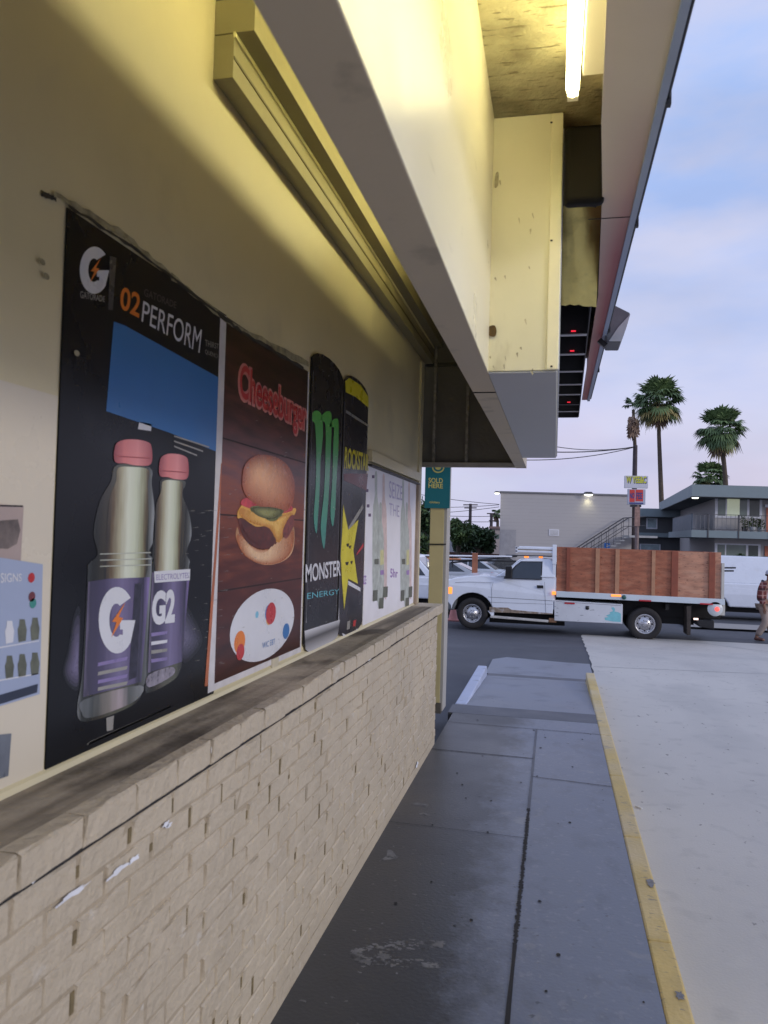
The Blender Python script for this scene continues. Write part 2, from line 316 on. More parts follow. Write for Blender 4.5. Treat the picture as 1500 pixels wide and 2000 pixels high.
for _ in range(170):
    x = random.uniform(-.9, -.35); yy = random.uniform(2.4, 5.4); s = random.uniform(.001, .007); blot(b, x, yy, s*random.uniform(.6, 2.5), s, scuff, z=.0005, n=9, j=.6)
for x, y in ((745, 1578), (815, 1570), (830, 1572), (830, 1590)): p = at(x, y, 2, .003); blot(b, p.x, p.y, .03, .02, scuff, n=9, j=.6, z=.0007)
for _ in range(34):
    s = random.uniform(.003, .010); blot(b, random.uniform(-.85, .4), random.uniform(2.3, 7.4), s, s*1.4, joint_m, z=.0032, n=9, j=.2)
tag(b.build('walkway_marks', loc=(0, 0, 0)), kind='structure')
# kerbs
b = B(); y = -6.0
while y < 10.45:
    y2 = min(y+1.2, 10.45); b.box((.43, y+.003, -.2), (.535, y2-.003, .004), yel); y = y2
tag(b.build('kerb_yellow', loc=(0, 0, 0), bevel=.012), kind='structure')
b = B(); b.box((-.985, 8.05, -.2), (-.86, 9.7, .0), pale); b.box((-.985, 9.706, -.2), (-.86, 10.5, -.0), pale)
tag(b.build('kerb_pale', loc=(0, 0, 0), bevel=.015), kind='structure')
b = B()
for x, y, rx in ((1270, 1727, .03), (1328, 1948, .022)):
    p = at(x, y, 2, .0); blot(b, p.x, p.y, rx*.7, rx*1.4, mat('kerb_chip', (.2, .2, .22), .8, .4, 40), z=.0075)
tag(b.build('kerb_chips', loc=(0, 0, 0)), kind='structure')

# ------------------------------------------------------------------ shop building
YE = 7.0
shop = thing('shop_building', 'cream painted corner shop with brick wainscot, window posters and deep canopy', 'building', (-1.2, 2, 0))
WS = Surf((-1.2, 0, 0), (0, 1, 0), (1, 0, 0))     # wall plane facing the walkway
b = B()
b.box((-1.6, -6, 1.10), (-1.2, 6.8, 3.78), cream)
b.box((-1.2, -6, 1.13), (-1.197, 1.655, 2.065), cream_lo)
b.box((-7, -6, -.2), (-1.6, 6.8, 3.78), cream)
b.build('wall', shop)
b = B(); b.box((-7, -6, 3.78), (.30, YE+.02, 3.95), dirty); b.build('roof', shop)
# brick wainscot with real recessed joints
b = B(); bx0 = -.95; ch = .0677; bl = .203
b.box((-1.6, -6, 0), (bx0-.0055, 6.43, 1.066), mortar_m)
b.box((bx0-.012, -6, 0), (bx0-.001, 6.435, .066), brick_m)
slot_m = mat('open_joint', (.17, .13, .065), .9, .3, 20)
def brick(b, y0, y1, z0, z1, x0, x1, m, bv=.006):
    j = random.uniform(-.0045, .003); t1 = random.uniform(-.002, .002); t2 = random.uniform(-.002, .002)
    def J(k=.0012): return random.uniform(-k, k)
    n = 4; ys = [y0+(y1-y0)*i/n for i in range(n+1)]
    P = []
    for (zz, xx, ins) in ((z0, x0, 0), (z0+J()*.5, x1-bv+j, 0), (z0+bv*.8, x1+j, 1), (z1-bv*.8, x1+j, 1), (z1, x1-bv+j, 0), (z1, x0, 0)):
        row = []
        for i, yy in enumerate(ys):
            q = yy+(bv*.8 if i == 0 else -bv*.8 if i == n else 0)*ins
            row.append((xx+(J(.0016)+t1*(i-2)/2 if ins else 0), q, zz+(J(.0022) if xx != x0 else 0)))
        P.append(row)
    vs = [p for row in P for p in row]; k = n+1
    fs = [(r_*k+i, r_*k+i+1, (r_+1)*k+i+1, (r_+1)*k+i) for r_ in range(5) for i in range(n)]
    fs += [(0, k, 2*k, 3*k, 4*k, 5*k), tuple(q+n for q in (0, k, 2*k, 3*k, 4*k, 5*k))]
    b.add(vs, fs, m, False)
for c in range(15):
    z0 = .066+c*ch*.985; y = -1.6+(bl/2 if c % 2 else 0)
    while y < 6.43:
        y1 = min(y+bl, 6.432); g = random.choice((.0008, .001, .002, .003, .005, .008, .009))
        if random.random() < .30 and y1 < 6.3:
            hz_ = random.uniform(.25, 1); b.box((bx0-.012, y1-.010, z0+ch*(1-hz_)*.5), (bx0-.0035, y1+.003, z0+ch*(.4+.5*hz_)), slot_m); g = .011
        brick(b, y+.0015, y1-g, z0+.0015, z0+ch*.985-random.choice((.0012, .002, .003, .0045)), bx0-.02, bx0, brick_m); y = y1
b.box((bx0-.02, -6, 0), (bx0, -1.6, 1.066), brick_m)
for (px, py, ru, rv) in ((105, 1655, .03, .012), (68, 1706, .02, .018), (232, 1700, .05, .010), (262, 1678, .03, .008), (145, 1745, .06, .007), (325, 1610, .02, .008), (330, 1612, .02, .006), (722, 1283, .05, .02), (815, 1493, .06, .02), (420, 1462, .03, .015)):
    p = at(px, py, 0, bx0+.004); vs = []
    for i in range(14):
        a = 2*math.pi*i/14; r = random.uniform(.45, 1.2); vs.append((bx0+.004, p.y+ru*r*math.cos(a)+0*r, p.z+rv*r*math.sin(a)))
    b.add(vs, [list(range(14))], chip_m)
wn = b.build('brick_wainscot', shop)
b = B(); y = -1.6           # projecting rowlock cap under the ledge
while y < 6.42:
    y1 = min(y+.1015*2, 6.44); brick(b, y+.001, y1-random.choice((.001, .002, .003)), 1.078, 1.148, -.99, bx0+.008, brick_m, .006); y = y1
b.box((-.99, -6, 1.078), (bx0+.008, -1.6, 1.148), brick_m)
b.box((-1.2, 6.43, 1.066), (-.96, 6.80, 1.14), brick_m)
b.build('cap_course', shop)
b = B(); b.hull8([(-1.2, -6, 1.066), (-.99, -6, 1.066), (-.99, 6.43, 1.066), (-1.2, 6.43, 1.066)], [(-1.2, -6, 1.138), (-.985, -6, 1.146), (-.985, 6.43, 1.146), (-1.2, 6.43, 1.138)], ledge_m)
for k in range(22):
    y_ = 3.6+k*.13+random.uniform(-.02, .02); x_ = random.uniform(-1.16, -1.08); b.add([(x_, y_, 1.1465), (x_+random.uniform(.04, .1), y_+.01, 1.1468), (x_+random.uniform(.04, .1), y_+.014, 1.1468), (x_, y_+.006, 1.1465)], [(0, 1, 2, 3)], dirty)
b.hull8([(-1.2, -6, 1.1385), (-1.18, -6, 1.1385), (-1.18, 6.6, 1.1385), (-1.2, 6.6, 1.1385)], [(-1.2, -6, 1.158), (-1.188, -6, 1.15), (-1.188, 6.6, 1.15), (-1.2, 6.6, 1.158)], cream)
b.build('ledge', shop)
b = B(); b.box((-.955, -6, 1.068), (-.951, 6.42, 1.075), joint_m); b.build('drip_groove', shop)
# window frame bars and corner post
b = B(); b.box((-1.2, 4.83, 2.215), (-1.165, 6.66, 2.29), cream); b.box((-1.2, 4.83, 2.185), (-1.165, 6.66, 2.2), darkm)
b.box((-1.2, 6.60, 1.14), (-1.168, 6.68, 2.2), mat('tan_frame', (.33, .26, .19), .5, .2, 8)); b.box((-1.22, 6.68, 1.14), (-1.182, 6.81, 3.3), cream)
b.build('window_frame', shop, bevel=.004)
# shutter rails above
b = B(); b.box((-1.2, 2.44, 3.32), (-1.125, 6.98, 3.475), rail_m); b.box((-1.2, 2.44, 3.478), (-1.05, 6.98, 3.60), rail_m)
b.box((-1.125, 2.44, 3.385), (-1.121, 6.98, 3.397), mat('rail_groove', (.12, .10, .05), .6)); b.box((-1.13, 2.44, 3.462), (-1.118, 6.98, 3.485), mat('rail_edge', (.75, .70, .38), .4, .1, 8)); b.box((-1.055, 2.44, 3.59), (-1.04, 6.98, 3.61), _m['rail_edge']); b.box((-1.2, 2.44, 3.603), (-1.02, 6.98, 3.74), dirty)
b.build('shutter_rail', shop, bevel=.003)
# beam, sign box, ceilings, fascia
b = B(); b.box((-.358, -3, 2.37), (-.262, YE, 3.76), beam_m); b.box((-.2625, -3, 2.372), (-.26, 2.93, 3.352), panelA)
b.box((-.359, 3.30, 2.366), (-.261, 3.305, 2.371), joint_m)
b.build('canopy_beam', shop)
b = B(); b.box((-.262, 2.91, 2.375), (-.004, 6.07, 3.35), panelK); b.box((-.261, 2.914, 2.368), (-.006, 6.06, 2.374), grey_under); b.box((-.045, 2.902, 2.376), (-.001, 2.911, 3.345), mat('corner_trim', (.82, .78, .58), .35, .05)); b.box((-.006, 2.93, 2.38), (.003, 6.07, 3.3), grey_under)
KS = Surf((0, 2.905, 0), (1, 0, 0), (0, -1, 0)); nest = mat('nest_brown', (.10, .06, .02), .9, .4, 30)
KS.sp(b, [(954, 640), (966, 636), (970, 648), (966, 658), (955, 655)], .004, nest); KS.sp(b, [(968, 340), (974, 338), (973, 362), (966, 366)], .002, mat('grime_mark', (.42, .38, .26), .7, .4, 30))
for k in range(16):
    x = random.uniform(950, 1060); y = random.choice((random.uniform(240, 720), random.uniform(640, 725))); KS.sp(b, [(x, y), (x+random.uniform(1, 4), y-1), (x+random.uniform(1, 4), y+random.uniform(2, 12)), (x, y+2)], .002, _m['grime_mark'], 3)
for y in (240, 470, 715): KS.sp(b, [(1075, y), (1079, y), (1079, y+3), (1075, y+3)], .0085, blackm, 3)
kb = b.build('sign_box', shop, bevel=.003)
b = B(); b.box((-.262, -3, 3.352), (.262, 7.0, 3.40), stucco); b.build('gap_ceiling', shop)
b = B(); b.box((-1.2, -3, 3.745), (-.36, YE, 3.778), dirty); b.build('channel_ceiling', shop)
b = B(); b.box((-1.40, YE-.03, 2.385), (-.30, YE, 3.745), endb)
b.box((-1.40, YE-.09, 2.37), (-.358, YE-.03, 2.41), lip_m)
for x in (-1.10, -.80): b.box((x-.012, YE-.07, 2.41), (x+.012, YE-.03, 3.74), mat('stud', (.24, .22, .19), .6, .5, 20))
b.box((-1.19, YE-.06, 3.3), (-.36, YE-.03, 3.33), blackm)
b.build('end_board', shop)
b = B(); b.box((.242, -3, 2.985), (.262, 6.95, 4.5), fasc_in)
def red_reflection(t, tc, c):  # red reflection along the soffit's outer edge, put into the colour
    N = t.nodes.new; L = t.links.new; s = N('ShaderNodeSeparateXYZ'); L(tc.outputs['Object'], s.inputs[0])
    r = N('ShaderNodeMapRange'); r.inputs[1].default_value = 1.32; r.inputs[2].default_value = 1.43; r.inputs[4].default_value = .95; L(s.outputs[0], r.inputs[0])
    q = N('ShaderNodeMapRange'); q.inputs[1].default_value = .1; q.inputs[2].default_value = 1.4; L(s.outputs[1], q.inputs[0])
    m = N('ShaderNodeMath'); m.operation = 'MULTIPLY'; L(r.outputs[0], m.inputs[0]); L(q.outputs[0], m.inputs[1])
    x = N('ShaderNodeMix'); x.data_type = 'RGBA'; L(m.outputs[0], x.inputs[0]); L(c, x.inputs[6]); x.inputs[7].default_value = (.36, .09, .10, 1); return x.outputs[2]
recolour(fasc_in, red_reflection)
b.box((.262, -3, 2.99), (.275, 6.95, 4.5), fasc_red)
b.build('fascia', shop)
b = B(); ie = [(.08, -3), (.085, 1.0), (.087, 1.7), (.108, 2.3), (.139, 2.79), (.186, 3.96), (.206, 6.95)]
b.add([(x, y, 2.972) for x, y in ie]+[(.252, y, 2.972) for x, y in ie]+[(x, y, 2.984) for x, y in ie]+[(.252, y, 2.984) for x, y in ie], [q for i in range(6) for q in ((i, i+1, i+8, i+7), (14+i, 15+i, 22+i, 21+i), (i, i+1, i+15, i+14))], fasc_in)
b.box((.10, 2.995, 2.9705), (.252, 3.0, 2.9719), joint_m)
b.build('soffit_panel', shop)
b = B(); b.box((.252, -3, 2.960), (.274, 6.95, 2.984), blue_edge); b.tube([(.280, -3, 2.975), (.280, 6.9, 2.975)], .005, blackm)
for yy in (2.20, 3.05, 4.6, 5.7): b.box((.274, yy, 2.955), (.289, yy+.02, 2.99), blackm)
b.build('fascia_trim', shop)
# fluorescent fixtures
fx = thing('ceiling_lamp', 'bright fluorescent tube lamp in the gap under the canopy', 'lamp', (.03, 1.3, 3.2))
b = B(); b.tube([(.026, .1, 3.20), (.026, 2.50, 3.20), (.026, 2.53, 3.20)], [.021, .021, .014], tube_m, 14); b.build('tube', fx)
b = B(); b.box((.055, .0, 3.19), (.125, 2.42, 3.30), fix_m); b.box((.01, 2.53, 3.19), (.045, 2.56, 3.35), fix_m); b.build('housing', fx)
tube2 = mat('unseen_channel_tube_glow', (1, 1, .9), .5, emit=(1.0, .90, .43), es=23)
fy = thing('unseen_channel_lamp', 'unseen fluorescent tube lamp with added light shield in the channel beside the wall', 'lamp', (-.6, 1.2, 3.6))
b = B(); b.tube([(-.6, .9, 3.62), (-.6, 4.9, 3.62)], .02, tube2, 12); b.build('tube', fy)
b = B(); b.box((-.80, -1, 3.415), (-.40, 5.2, 3.425), fix_m); b.box((-.45, -1, 3.425), (-.40, 5.2, 3.72), fix_m); b.build('added_shield', fy)  # unseen added plates, shaped to keep the lower wall in shadow
# LED message cabinet under canopy, seen from below
lc = thing('message_cabinet', 'dark open backed message sign cabinet with crossbars and red lights', 'sign', (.1, 5, 2.95))
def rx(y): return .138+(.20-.138)*(y-2.79)/5.0
b = B(); b.box((.006, 2.80, 2.955), (.148, 2.86, 3.24), mat('black_box', (.007, .006, .006), .6, .2, 6, spec=.15)); b.build('end_cap', lc, bevel=.02, seg=4)
b = B(); n = 12; vs = []
for i in range(n+1):
    t = i/n; y = 3.40+(3.96-3.40)*t; zz = 1.75+1.462+(1.172-1.462)*t
    for k in range(9):
        x0 = .006; x1 = .168+(.180-.168)*t; f = k/8; vs.append((x0+(x1-x0)*f, y-.03*math.cos(math.pi*(f-.2)), zz+random.uniform(-.004, .004)))
b.add(vs, [(i*9+k, i*9+k+1, i*9+k+10, i*9+k+9) for i in range(n) for k in range(8)], brass, True)
b.bar((.006, 3.385, 3.215), (.168, 3.385, 3.217), .012, .008, brass)
b.build('bottom_sheet', lc)
b = B(); b.hull8([(.003, 2.86, 3.20), (rx(2.86), 2.86, 3.20), (rx(7.8), 7.8, 3.20), (.003, 7.8, 3.20)], [(.003, 2.86, 3.24), (rx(2.86), 2.86, 3.24), (rx(7.8), 7.8, 3.24), (.003, 7.8, 3.24)], blackm)
b.hull8([(rx(3.96), 3.96, 2.952), (rx(3.96)+.006, 3.96, 2.952), (rx(7.8)+.006, 7.8, 2.952), (rx(7.8), 7.8, 2.952)], [(rx(3.96), 3.96, 3.24), (rx(3.96)+.006, 3.96, 3.24), (rx(7.8)+.006, 7.8, 3.24), (rx(7.8), 7.8, 3.24)], blackm)
b.build('back_panel', lc)
led = []
for i, yy in enumerate((3.97, 4.64, 5.13, 5.66, 6.14, 6.57, 7.06, 7.45, 7.8)):
    b = B(); b.box((.004, yy-.012, 2.955), (rx(yy), yy+.012, 3.2), darkm); b.box((.006, yy-.028, 2.949), (rx(yy)-.002, yy+.012, 2.954), silver if i in (1, 2, 3, 4, 5, 7) else darkm)
    c = b.build('crossbar', lc)
    if i in (0, 1, 2, 6):
        b = B(); x = rx(yy)*.5; b.box((x-.013, yy-.034, 2.965), (x+.014, yy-.029, 2.972), redled); b.build('indicator_light', c)
# flood light on the fascia outside
fl = thing('flood_light', 'grey metal flood light bolted to the outside of the fascia', 'lamp', (.3, 4.6, 3.0))
FS = Surf((.36, 4.7, 0), (1, 0, 0), (0, -1, 0))
pts = [FS.px(*p) for p in ((1186, 598), (1203, 597), (1231, 611), (1224, 638), (1213, 668), (1186, 668), (1178, 640))]
b = B(); b.hull8([FS.pt(u, v, 0) for u, v in pts], [FS.pt(u, v, -.22) for u, v in pts], mat('flood_housing', (.10, .11, .13), .45, .2, 8)); b.build('housing', fl, bevel=.006)
pts = [FS.px(*p) for p in ((1231, 614), (1224, 638), (1213, 667), (1189, 667), (1207, 640))]
b = B(); b.hull8([FS.pt(u, v, .002) for u, v in pts], [FS.pt(u, v, .006) for u, v in pts], mat('flood_glass', (.35, .38, .42), .15, .15, 6)); b.build('lens', fl)
b = B()
for (x0, y0, x1, y1) in ((1172, 612, 1190, 606), (1172, 640, 1186, 642), (1171, 660, 1184, 672)):
    u0, v0 = FS.px(x0, y0); u1, v1 = FS.px(x1, y1); b = B(); b.bar(FS.pt(u0, v0, -.05), FS.pt(u1, v1, -.05), .03, .03, blackm); b.build('bracket', fl)

# pillar and banner
pl = thing('pillar', 'tan square pillar with pale edge behind the end of the brick wall', 'pillar', (-1.13, 7.7, 0))
b = B(); b.box((-1.215, 7.55, 0.10), (-1.075, 7.80, 3.7), mat('pillar_paint', (.56, .48, .25), .5, .07, 3, .1, 30)); b.build('shaft', pl, bevel=.004)
b = B(); b.box((-1.076, 7.552, .02), (-1.046, 7.79, 3.7), mat('pillar_edge', (.40, .385, .36), .5, .08, 5)); b.build('edge_trim', pl, bevel=.003)
b = B(); b.box((-1.235, 7.53, 0), (-1.06, 7.82, .10), mat('pillar_foot', (.10, .09, .08), .8, .4, 12)); b.build('foot', pl)
b = B(); b.tube([(-1.225, 7.54, 1.655), (-1.05, 7.54, 1.66)], .006, blackm); b.build('strap', pl)
BS = Surf((-1.15, 7.535, 0), (1, 0, 0), (0, -1, 0))
teal = mat('teal_banner', (.012, .175, .225), .45, .06, 2); ylw = mat('banner_yellow', (.72, .66, .22), .5, .05)
b = B(); u0, v0 = BS.px(829, 991); u1, v1 = BS.px(878, 993); BS.slab(b, u0, v1, u1, 2.66, -.012, 0, teal)
BS.tpx(b, 'SOLD', ((837, 943), (865, 944), (865, 934), (837, 933)), .002, ylw, .02); BS.tpx(b, 'HERE', ((837, 953), (865, 954), (865, 945), (837, 944)), .002, ylw, .02)
BS.tpx(b, 'calottery', ((839, 984), (859, 985), (859, 979), (839, 978)), .002, ylw, .01)
cu, cv = BS.px(856, 913); BS.ell(b, cu, cv, .062, .055, .002, ylw); BS.ell(b, cu, cv, .048, .042, .003, teal); BS.ell(b, cu, cv, .03, .024, .004, ylw)
tag(b.build('banner'), 'teal SOLD HERE banner hanging at the top of the tan pillar', 'banner')

# ------------------------------------------------------------------ posters
ink = mat('poster_black', (.010, .011, .014), .28, .3, 2, spec=.25); paper_w = mat('poster_white', (.72, .72, .76), .35, .04, 3)
def grad(name, stops, axis, lo, hi, rough=.25, noise=0, nscale=8, stretch=(1, 1, 1)):   # printed colour ramp across the poster (part of the print)
    if name in _m: return _m[name]
    m = bpy.data.materials.new(name); _m[name] = m; m.use_nodes = True; t = m.node_tree; bs = t.nodes['Principled BSDF']; bs.inputs['Roughness'].default_value = rough
    N = t.nodes.new; L = t.links.new; g = N('ShaderNodeTexCoord'); s = N('ShaderNodeSeparateXYZ'); L(g.outputs['Object'], s.inputs[0])
    r = N('ShaderNodeMapRange'); r.inputs[1].default_value = lo; r.inputs[2].default_value = hi; L(s.outputs['XYZ'.index(axis)], r.inputs[0])
    src = r.outputs[0]
    if noise:
        mp = N('ShaderNodeMapping'); mp.inputs['Scale'].default_value = stretch; L(g.outputs['Object'], mp.inputs[0])
        n = N('ShaderNodeTexNoise'); n.inputs['Scale'].default_value = nscale; n.inputs['Detail'].default_value = 6; L(mp.outputs[0], n.inputs['Vector'])
        a = N('ShaderNodeMath'); a.operation = 'MULTIPLY_ADD'; a.inputs[1].default_value = noise; L(n.outputs[0], a.inputs[0]); L(src, a.inputs[2])
        c = N('ShaderNodeMath'); c.operation = 'SUBTRACT'; c.inputs[1].default_value = noise/2; L(a.outputs[0], c.inputs[0]); src = c.outputs[0]
    cr = N('ShaderNodeValToRGB'); L(src, cr.inputs[0]); e = cr.color_ramp.elements
    e[0].position = stops[0][0]; e[0].color = (*stops[0][1], 1); e[1].position = stops[-1][0]; e[1].color = (*stops[-1][1], 1)
    for p, c in stops[1:-1]: k = e.new(p); k.color = (*c, 1)
    L(cr.outputs[0], bs.inputs['Base Color']); return m
PZ = (-1.2, 0, 0)
def logoG(b, S_, cx, cy, w_, h_, d, mw, mo):     # rounded block G with a bolt, in pixel space of the photo
    import math as m_
    o = []; n = 26
    for i in range(n+1):
        a = m_.radians(42+(318-42)*i/n); o.append((cx+w_*.5*m_.cos(a), cy-h_*.5*m_.sin(a)))
    o += [(cx+w_*.5, cy+h_*.0), (cx+w_*.08, cy+h_*.0), (cx+w_*.08, cy+h_*.14), (cx+w_*.16, cy+h_*.14), (cx+w_*.16, cy+h_*.22)]
    for i in range(n+1):
        a = m_.radians(300-(300-60)*i/n); o.append((cx+w_*.19*m_.cos(a)-w_*.02, cy-h_*.25*m_.sin(a)))
    S_.pp(b, o, d, mw)
    S_.pp(b, [(cx+w_*.22, cy-h_*.27), (cx-w_*.14, cy+h_*.02), (cx-w_*.02, cy+h_*.03), (cx-w_*.16, cy+h_*.26), (cx+w_*.16, cy-h_*.03), (cx+w_*.04, cy-h_*.05)], d+.0008, mo)
# poster 1: sports drink
b = B(); WS.slab(b, 1.66, 1.155, 2.60, 2.535, .002, .006, ink)
orange = mat('print_orange', (.72, .20, .03), .3, .1, 10); greyp = mat('print_grey', (.30, .29, .27), .3, .1, 10); wht = mat('print_white', (.66, .67, .72), .3, .05, 6)
logoG(b, WS, 180, 528, 58, 92, .0068, wht, orange)
WS.tpx(b, 'GATORADE', ((152, 582), (200, 590), (200, 579), (152, 568)), .0068, greyp, .01)
WS.pp(b, [(210, 500), (223, 504), (216, 606), (207, 605)], .0068, mat('print_darkgrey', (.07, .07, .075), .3))
WS.tpx(b, '02', ((229, 602), (267, 622), (272, 575), (233, 558)), .0068, orange, .02)
WS.tpx(b, 'PERFORM', ((272, 628), (386, 690), (391, 644), (276, 587)), .0068, wht, .0)
WS.tpx(b, 'GATORADE', ((277, 578), (340, 603), (341, 590), (278, 563)), .0068, _m['print_darkgrey'], .01)
WS.tpx(b, 'THIRST', ((397, 676), (424, 682), (424, 672), (397, 663)), .0068, greyp, 0)
WS.tpx(b, 'QUENCHER', ((397, 692), (432, 706), (432, 696), (397, 682)), .0068, greyp, 0)
bluep = mat('print_blue', (.035, .16, .42), .3, .08, 2)
WS.pp(b, [(218, 628), (240, 636), (432, 742), (424, 884), (330, 846), (203, 803)], .0068, bluep)
WS.pp(b, [(268, 824), (292, 828), (291, 842), (265, 838)], .0068, wht)
for k in range(3): WS.pp(b, [(336, 850+k*10), (405-k*12, 872+k*8), (405-k*12, 875+k*8), (336, 853+k*10)], .0072, greyp)
def uof(x, y): return WS.px(x, y)[0]
def blob(b, pts, c, d, n, c0, c1, nm, sh=.9):      # soft printed blend built from nested outlines
    for k in range(n):
        f = 1-sh*k/n; t = k/(n-1)
        WS.sp(b, [(c[0]+(x-c[0])*f, c[1]+(y-c[1])*f) for x, y in pts], d+.00012*k, mat('%s_%d' % (nm, k), tuple(c0[i]+(c1[i]-c0[i])*t for i in range(3)), .28, .05, 20), 4)
def gy(name, x0, x1, y, stops, noise=.12, ns=14, st=(1, 3, .4)): return grad(name, stops, 'Y', uof(x0, y), uof(x1, y), .25, noise, ns, st)
purp = mat('label_purple', (.24, .19, .40), .3, .1, 10)
def cap(x0, y0, x1, y1, nm):
    m = gy('cap_'+nm, x0, x1, y1, [(0, (.30, .06, .07)), (.25, (.66, .20, .20)), (.6, (.74, .27, .27)), (1, (.38, .08, .09))], .1)
    w_ = x1-x0; WS.sp(b, [(x0, y1-2), (x0+1, y0+10), (x0+w_*.2, y0), (x0+w_*.5, y0-2), (x0+w_*.85, y0+2), (x1, y0+12), (x1-1, y1+3), (x0+w_*.6, y1+6), (x0+w_*.3, y1+2)], .0082, m)
    WS.pp(b, [(x0+1, y0+30), (x1-1, y0+34), (x1-1, y0+36), (x0+1, y0+32)], .0086, mat('cap_line', (.34, .07, .08), .4))
def bottle(nm, out, liqp, labp, gx, lx):
    gl = gy('glass_'+nm, *gx, 1100, [(0, (.20, .21, .22)), (.06, (.04, .045, .045)), (.16, (.02, .022, .02)), (.30, (.05, .045, .035)), (.45, (.10, .10, .08)), (.70, (.09, .095, .07)), (.84, (.03, .03, .028)), (.95, (.12, .13, .13)), (1, (.28, .30, .32))], .10)
    lq = gy('liquid_'+nm, *lx, 1050, [(0, (.03, .03, .03)), (.12, (.14, .10, .06)), (.30, (.42, .40, .28)), (.48, (.68, .72, .60)), (.66, (.60, .65, .50)), (.84, (.30, .31, .20)), (.94, (.12, .09, .05)), (1, (.04, .04, .035))], .14, 30)
    lb = gy('label_'+nm, *gx, 1250, [(0, (.20, .17, .26)), (.08, (.05, .045, .08)), (.25, (.07, .06, .12)), (.5, (.20, .17, .31)), (.72, (.11, .09, .18)), (.82, (.035, .035, .055)), (.93, (.26, .20, .44)), (1, (.12, .10, .2))], .16)
    WS.sp(b, out, .0072, gl, 4); WS.sp(b, liqp, .0077, lq, 4); WS.pp(b, labp, .0082, lb)
# smaller bottle behind
cap(307, 888, 363, 930, 'two')
bottle('two', [(312, 936), (358, 940), (352, 965), (366, 1004), (370, 1046), (360, 1079), (367, 1097), (364, 1118), (352, 1280), (349, 1306), (335, 1328), (288, 1352), (280, 1330), (290, 1150), (298, 1000), (308, 965)],
       [(314, 940), (335, 938), (353, 944), (352, 970), (356, 1010), (353, 1060), (352, 1112), (325, 1116), (299, 1118), (299, 1000), (310, 960)], [(292, 1118), (367, 1112), (351, 1292), (284, 1314)], (285, 368), (298, 350))
cap_band = WS.pp(b, [(296, 1116), (367, 1111), (366, 1133), (297, 1138)], .0087, wht)
WS.tpx(b, 'ELECTROLYTES', ((300, 1133), (364, 1129), (364, 1118), (300, 1122)), .0091, purp, 0)
WS.tpx(b, 'G2', ((290, 1222), (336, 1216), (338, 1150), (293, 1154)), .0091, wht, .05)
for k, m_ in enumerate((purp, wht, _m['print_grey'], purp)): WS.pp(b, [(290, 1236+k*17), (322, 1232+k*17), (321, 1238+k*17), (290, 1243+k*17)], .0091, m_)
WS.sp(b, [(285, 1318), (330, 1302), (333, 1318), (286, 1342)], .0087, mat('bottle_base', (.24, .22, .27), .3, .6, 40), 4)
cap(219, 860, 291, 903, 'one')
bottle('one', [(224, 908), (288, 913), (292, 945), (297, 990), (298, 1048), (286, 1079), (296, 1094), (292, 1118), (281, 1310), (276, 1340), (262, 1372), (210, 1397), (164, 1409), (148, 1402), (147, 1372), (156, 1310), (166, 1130), (168, 1102), (186, 1082), (178, 1040), (190, 980), (212, 940)],
       [(226, 914), (255, 912), (286, 918), (284, 950), (286, 1000), (285, 1060), (280, 1126), (240, 1132), (200, 1134), (202, 1060), (208, 980), (222, 940)], [(167, 1136), (207, 1130), (288, 1127), (271, 1331), (157, 1361)], (156, 292), (204, 284))
for y_ in (1078, 1090, 1102): WS.pp(b, [(190, y_+3), (290, y_), (290, y_+2), (190, y_+5)], .0081, mat('bottle_ring', (.42, .44, .38), .3))
logoG(b, WS, 223, 1211, 72, 130, .0088, wht, orange)
WS.pp(b, [(258, 1140), (272, 1138), (262, 1322), (246, 1328)], .0086, mat('label_text_dark', (.03, .03, .05), .4, .6, 60))
for k, (y_, m_) in enumerate(((1286, purp), (1304, _m['print_grey']), (1320, purp), (1334, _m['print_grey']))): WS.pp(b, [(186, y_+8), (244, y_-4), (242, y_+3), (185, y_+15)], .0088, m_)
WS.sp(b, [(158, 1366), (268, 1338), (262, 1366), (210, 1390), (166, 1402), (154, 1392)], .0087, gy('base_one', 150, 275, 1370, [(0, (.14, .15, .16)), (.2, (.06, .07, .07)), (.4, (.22, .20, .18)), (.6, (.40, .34, .36)), (.75, (.10, .11, .11)), (1, (.24, .25, .26))], .2), 4)
hz = grad('print_glow', [(0, (.012, .012, .018)), (.5, (.13, .11, .22)), (1, (.012, .012, .018))], 'Z', 1.28, 1.52)
blob(b, [(118, 1312), (128, 1270), (140, 1200), (152, 1190), (150, 1290), (148, 1345), (130, 1340)], (146, 1300), .0066, 6, (.012, .013, .018), (.16, .14, .24), 'glow_left'); blob(b, [(352, 1180), (372, 1200), (392, 1245), (380, 1275), (352, 1290)], (356, 1245), .0066, 6, (.012, .013, .018), (.12, .11, .18), 'glow_right')
for k in range(40):      # white scratches
    px = random.uniform(355, 440); py = random.uniform(980, 1300)
    q_ = random.uniform(3, 18); WS.pp(b, [(px, py), (px+q_, py-q_*.15), (px+q_, py-q_*.15+.8)], .0101, greyp)
for k in range(3): WS.pp(b, [(165+k*3, 1452-k*2), (330, 1378), (331, 1380), (167, 1455)], .0072, greyp)
WS.pp(b, [(203, 1402), (218, 1397), (216, 1425), (204, 1428)], .0072, greyp)
p1 = tag(b.build('drink_poster', loc=PZ), 'tall black sports drink poster with two bottles and PERFORM lettering', 'poster')
